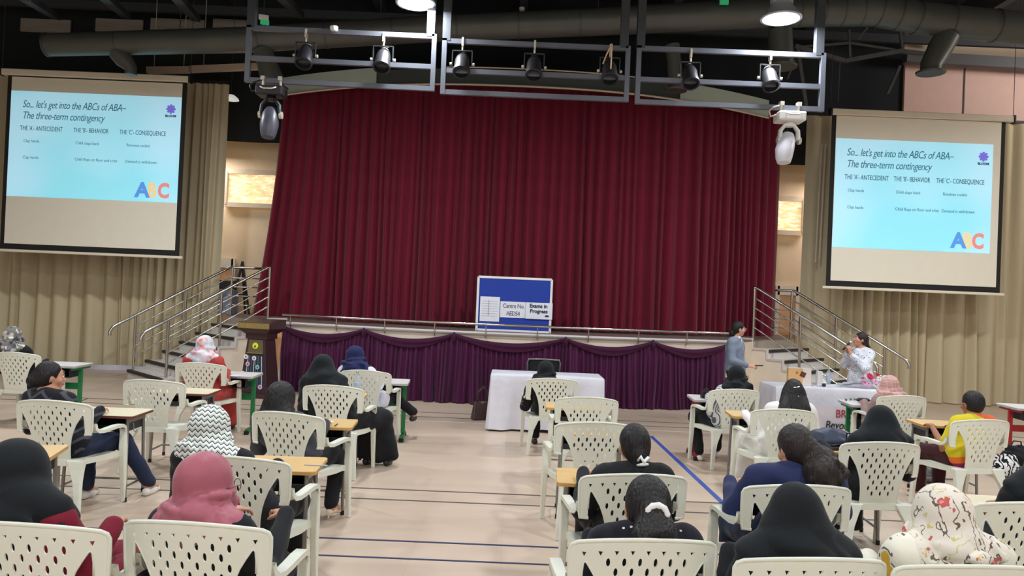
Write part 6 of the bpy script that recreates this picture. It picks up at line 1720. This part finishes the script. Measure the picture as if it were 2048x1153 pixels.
# box, papers, flowers, small microphone on the right table
def on2(px_, py_, dy=0): q_ = U(px_, py_, h=TH+.005); return (q_.x, min(max(q_.y, pn2.y+.08), pn2.y+.52)+dy, TH+.006)
q = on2(1597, 771); r = thing('carton_box', 'orange and white carton standing on the right clothed table', 'box', q, -.1)
def boxp(nt, x, y, z, vec_):
    yield x.gt(.04), (238, 226, 214); d, _ = voro(nt, vec_, 9); yield d.lt(.22)*x.lt(.03), (196, 120, 60)
obj('carton', MB().box((0, 0, .115), (.30, .09, .23)), mat('orange_carton', (232, 186, 128), rough=.5, pattern=boxp), r, bevel=.004)
obj('photo_print', MB().box((.04, -.047, .15), (.07, .003, .07), R=Matrix.Rotation(.4, 3, 'Y')), M['rededge'], r)
obj('lid_flap', MB().box((0, 0, .232), (.30, .09, .004)), M['paper'], r)
q = on2(1616, 771, .02); o = obj('tall_carton', MB().box((0, 0, .10), (.07, .07, .20)), M['white'], loc=(q[0]+.12, q[1]-.09, q[2]), bevel=.003); tag(o, 'narrow white carton beside the orange carton', 'box')
q = on2(1638, 771); o = obj('crumpled_napkin', (lambda S_: S_.mesh(wr(.01, 2, 3), 'napkin'))(Sdf(.009).ell((0, 0, .025), (.1, .06, .025)).ell((.06, .02, .05), (.04, .03, .04))), M['whitec'], loc=q); tag(o, 'crumpled white napkin between the cartons and the bottle', 'napkin')
q = on2(1640, 773); r = thing('desk_microphone', 'small round black-headed device on the right table before the bottle', 'microphone', (q[0]+.02, q[1]-.08, q[2]), 0)
obj('head', MB().lathe([(0, .05), (.02, .045), (.026, .025), (.02, .005), (0, 0)], 14), M['shoe'], r, smooth=180); obj('stem', MB().tube([(0, .02, .02), (-.06, .05, .012), (-.12, .06, .01)], .008, 6), M['white'], r, smooth=180)
for i, (x_, lab) in enumerate(((1668, 'white papers lying beside the bottle on the right table'), (1690, 'pale lilac papers lying by the flower stems on the right table'))):
    q = on2(x_, 774+i); o = obj('paper_sheet', MB().box((0, 0, .002+.002*i), (.2, .14, .003), rz=.3), M['paper'], loc=q); tag(o, lab, 'paper')
r_ = U(1728, 775, h=TH); base = Vector((r_.x, pn2.y+.22, TH+.006))
bq = thing('flower_bouquet', 'wrapped bouquet of pink and white gerberas lying on the right table', 'flowers', base, 0)
FW = [mat('pink_petals', (238, 180, 214), rough=.6), mat('crimson_petals', (206, 30, 84), rough=.6), mat('white_petals', (238, 238, 236), rough=.6)]
M['stem'] = mat('green_stem', (86, 124, 92), rough=.6); M['wrap'] = mat('clear_wrap', (216, 214, 226), rough=.25, alpha=.6)
obj('wrap', (lambda S_: S_.mesh(wr(.008, 1.5, 4), 'wrap'))(Sdf(.01).cap((-.42, 0, .03), (-.05, 0, .04), .02, .07).cap((-.05, 0, .05), (.2, .02, .06), .06, .07)), M['wrap'], bq)
def gerbera(c_, m_, rad, tilt, nm='flower'):
    f_ = MB(); R0 = Matrix.Rotation(tilt[0], 3, 'X') @ Matrix.Rotation(tilt[1], 3, 'Y')
    for ring, (n_, rr, zz) in enumerate(((12, 1.0, 0), (9, .66, .008))):
        for k in range(n_):
            a_ = 2*PI*k/n_+ring*.2; d_ = Vector((math.cos(a_), math.sin(a_), 0)); s_ = Vector((-d_.y, d_.x, 0)); w_ = rad*.2
            pts = [d_*rad*.15-s_*w_*.4, d_*rad*rr*.6-s_*w_, d_*rad*rr, d_*rad*rr*.6+s_*w_, d_*rad*.15+s_*w_*.4]
            up = [Vector((0, 0, zz+.004)), Vector((0, 0, zz+.012)), Vector((0, 0, zz+.006)), Vector((0, 0, zz+.012)), Vector((0, 0, zz+.004))]
            vs = [R0 @ (p+u)+Vector(c_) for p, u in zip(pts, up)]+[R0 @ (p+u-Vector((0, 0, .003)))+Vector(c_) for p, u in zip(pts, up)]
            f_.add(vs, [(0, 1, 2, 3, 4), (9, 8, 7, 6, 5)]+[(i_, (i_+1) % 5, 5+(i_+1) % 5, 5+i_) for i_ in range(5)])
    o = obj(nm, f_, m_, bq, kind='stuff')
    obj('flower_eye', MB().lathe([(0, .018), (rad*.2, .014), (rad*.24, .006)], 10, c_, R0), mc_, o, smooth=180)
fr_ = random.Random(4)
for (x_, z_, k, rd) in ((-.10, .07, 0, .05), (-.13, .13, 0, .045), (-.02, .16, 1, .06), (-.05, .06, 0, .042), (.04, .10, 0, .045), (.06, .05, 2, .05), (.13, .06, 2, .052), (.20, .07, 2, .05), (.11, .13, 2, .048), (.18, .15, 2, .045), (.25, .12, 2, .042), (.08, .19, 1, .03)):
    gerbera((x_, -.08+fr_.uniform(-.02, .03), z_), FW[k], rd, (1.0+fr_.uniform(-.2, .2), fr_.uniform(-.3, .3)))
for k in range(7):
    o = obj('stem', MB().tube([(-.1+.03*k, -.03, .07), (-.25, -.01*k+.02, .045), (-.42+.01*k, .02-.01*k, .03)], .005, 5), M['stem'], bq, smooth=180)
for k in range(4):
    obj('leaf', MB().sheet(lambda u, v, k=k: (-.30+.22*u+.02*k, -.05-.02*k+.03*(v-.5)*math.sin(PI*u), .05+.03*k+.02*math.sin(PI*u)), 8, 2), M['stem'], bq, smooth=180)

# bags on the floor
M['bagbrown'] = mat('brown_leather', (66, 44, 42), rough=.4, bump=.1)
q = U(962, 842, h=0)
r = thing('handbag', 'dark brown leather handbag on the floor beside the white table', 'bag', (q.x, q.y+.08, 0), .35)
obj('bag_body', MB().add([(-.15, -.07, 0), (.15, -.07, 0), (.15, .07, 0), (-.15, .07, 0), (-.12, -.02, .27), (.12, -.02, .27), (.12, .02, .27), (-.12, .02, .27)], [(3, 2, 1, 0), (4, 5, 6, 7), (0, 1, 5, 4), (1, 2, 6, 5), (2, 3, 7, 6), (3, 0, 4, 7)]), M['bagbrown'], r, bevel=.02)
for s_ in (-1, 1): obj('handle', MB().tube([(-.07, s_*.025, .26), (-.06, s_*.025, .40), (.02, s_*.02, .48), (.07, s_*.025, .40), (.08, s_*.025, .26)], .008, 6), M['bagbrown'], r, smooth=180)
obj('clasp', MB().box((0, -.025, .25), (.03, .01, .02)), M['gold'], r)
def p_zebra(nt, x, y, z, vec_): n = noisef(nt, vec_, 10, 2); yield ((x*110+n*24)).sin().gt(0.1), (30, 30, 34)
def soft_bag(lab, px_, py_, sz, m_, nm='tote_bag', strap=True, tilt=0):
    q_ = U(px_, py_, h=0); r_ = thing(nm, lab, 'bag', (q_.x, q_.y+sz[1], 0), tilt)
    S_ = Sdf(.01); S_.ell((0, 0, sz[2]*.42), (sz[0], sz[1], sz[2]*.45), k=.03); S_.cap((-sz[0]*.5, 0, sz[2]*.3), (sz[0]*.5, 0, sz[2]*.3), sz[1]*.9, k=.04); S_.cap((-sz[0]*.5, 0, sz[2]*.8), (sz[0]*.5, 0, sz[2]*.8), sz[1]*.4, k=.04); S_.cut((0, 0, .004), (0, 0, -1))
    obj('bag_body', S_.mesh(wr(.006, 1.2, int(px_)), 'bag'), m_, r_)
    if strap: obj('strap', MB().tube([(-sz[0]*.5, 0, sz[2]*.85), (-sz[0]*.3, -.02, sz[2]*1.1), (sz[0]*.3, -.02, sz[2]*1.08), (sz[0]*.5, 0, sz[2]*.85)], .008, 6), M['shoe'], r_, smooth=180)
soft_bag('zebra-striped fabric bag on the floor at the right edge', 2022, 958, (.15, .10, .26), fab('zebra_cloth', (226, 226, 226), pattern=p_zebra))
soft_bag('dark navy bag behind the zebra-striped bag', 2044, 952, (.14, .12, .34), M['blackc'])
soft_bag('grey crumpled plastic bag with dark things on the floor behind the cloaked woman', 1850, 968, (.14, .10, .22), mat('grey_plastic_film', (104, 106, 106), rough=.3, var=.4, vscale=14, bump=.5, bscale=20), strap=False)
soft_bag('small white bag with black pattern beside the desk with the wooden top', 1490, 925, (.06, .05, .30), fab('white_black_bag', (228, 226, 222), pattern=p_zebra))
# patterned bag on the seat of the navy scarf woman
bs, rzs = CHAIRS['A6']
r = thing('shoulder_bag', 'white bag with blue-black pattern on the seat of the navy scarf woman', 'bag', (bs.x+.17, bs.y-.09, .44), 0)
S_ = Sdf(.009); S_.ell((0, 0, .10), (.075, .06, .10), k=.02); obj('bag_body', S_.mesh(wr(.003, 1, 2), 'bag'), M['patt'], r)
obj('strap', MB().tube([(-.04, 0, .17), (0, .0, .24), (.04, 0, .17)], .006, 6), M['shoe'], r, smooth=180)
# clothed things on stage: easel and stacked chair in the left wing, seen through the rail
q = U(480, 600, d=15.6)
r = thing('easel', 'dark folding easel standing in the left wing behind the stair rail', 'easel', (q.x, 15.6, STAGE_H))
for (a_, b_) in (((-.2, 0, 0), (0, .05, 1.1)), ((.2, 0, 0), (0, .05, 1.1)), ((0, .35, 0), (0, .05, 1.05))): obj('leg', MB().bar(a_, b_, .04), M['par_dark'], r)
obj('shelf', MB().bar((-.16, -.02, .4), (.16, -.02, .4), .04), M['par_dark'], r)
q = U(447, 610, d=15.4)
r = thing('stacked_crate', 'dark and pale blue equipment case in the left wing', 'case', (q.x, 15.4, STAGE_H))
obj('lower_case', MB().box((0, 0, .25), (.45, .4, .5)), mat('pale_blue_case', (142, 152, 176), rough=.6), r, bevel=.02); obj('upper_case', MB().box((0, 0, .6), (.4, .36, .18)), M['shoe'], r, bevel=.02)
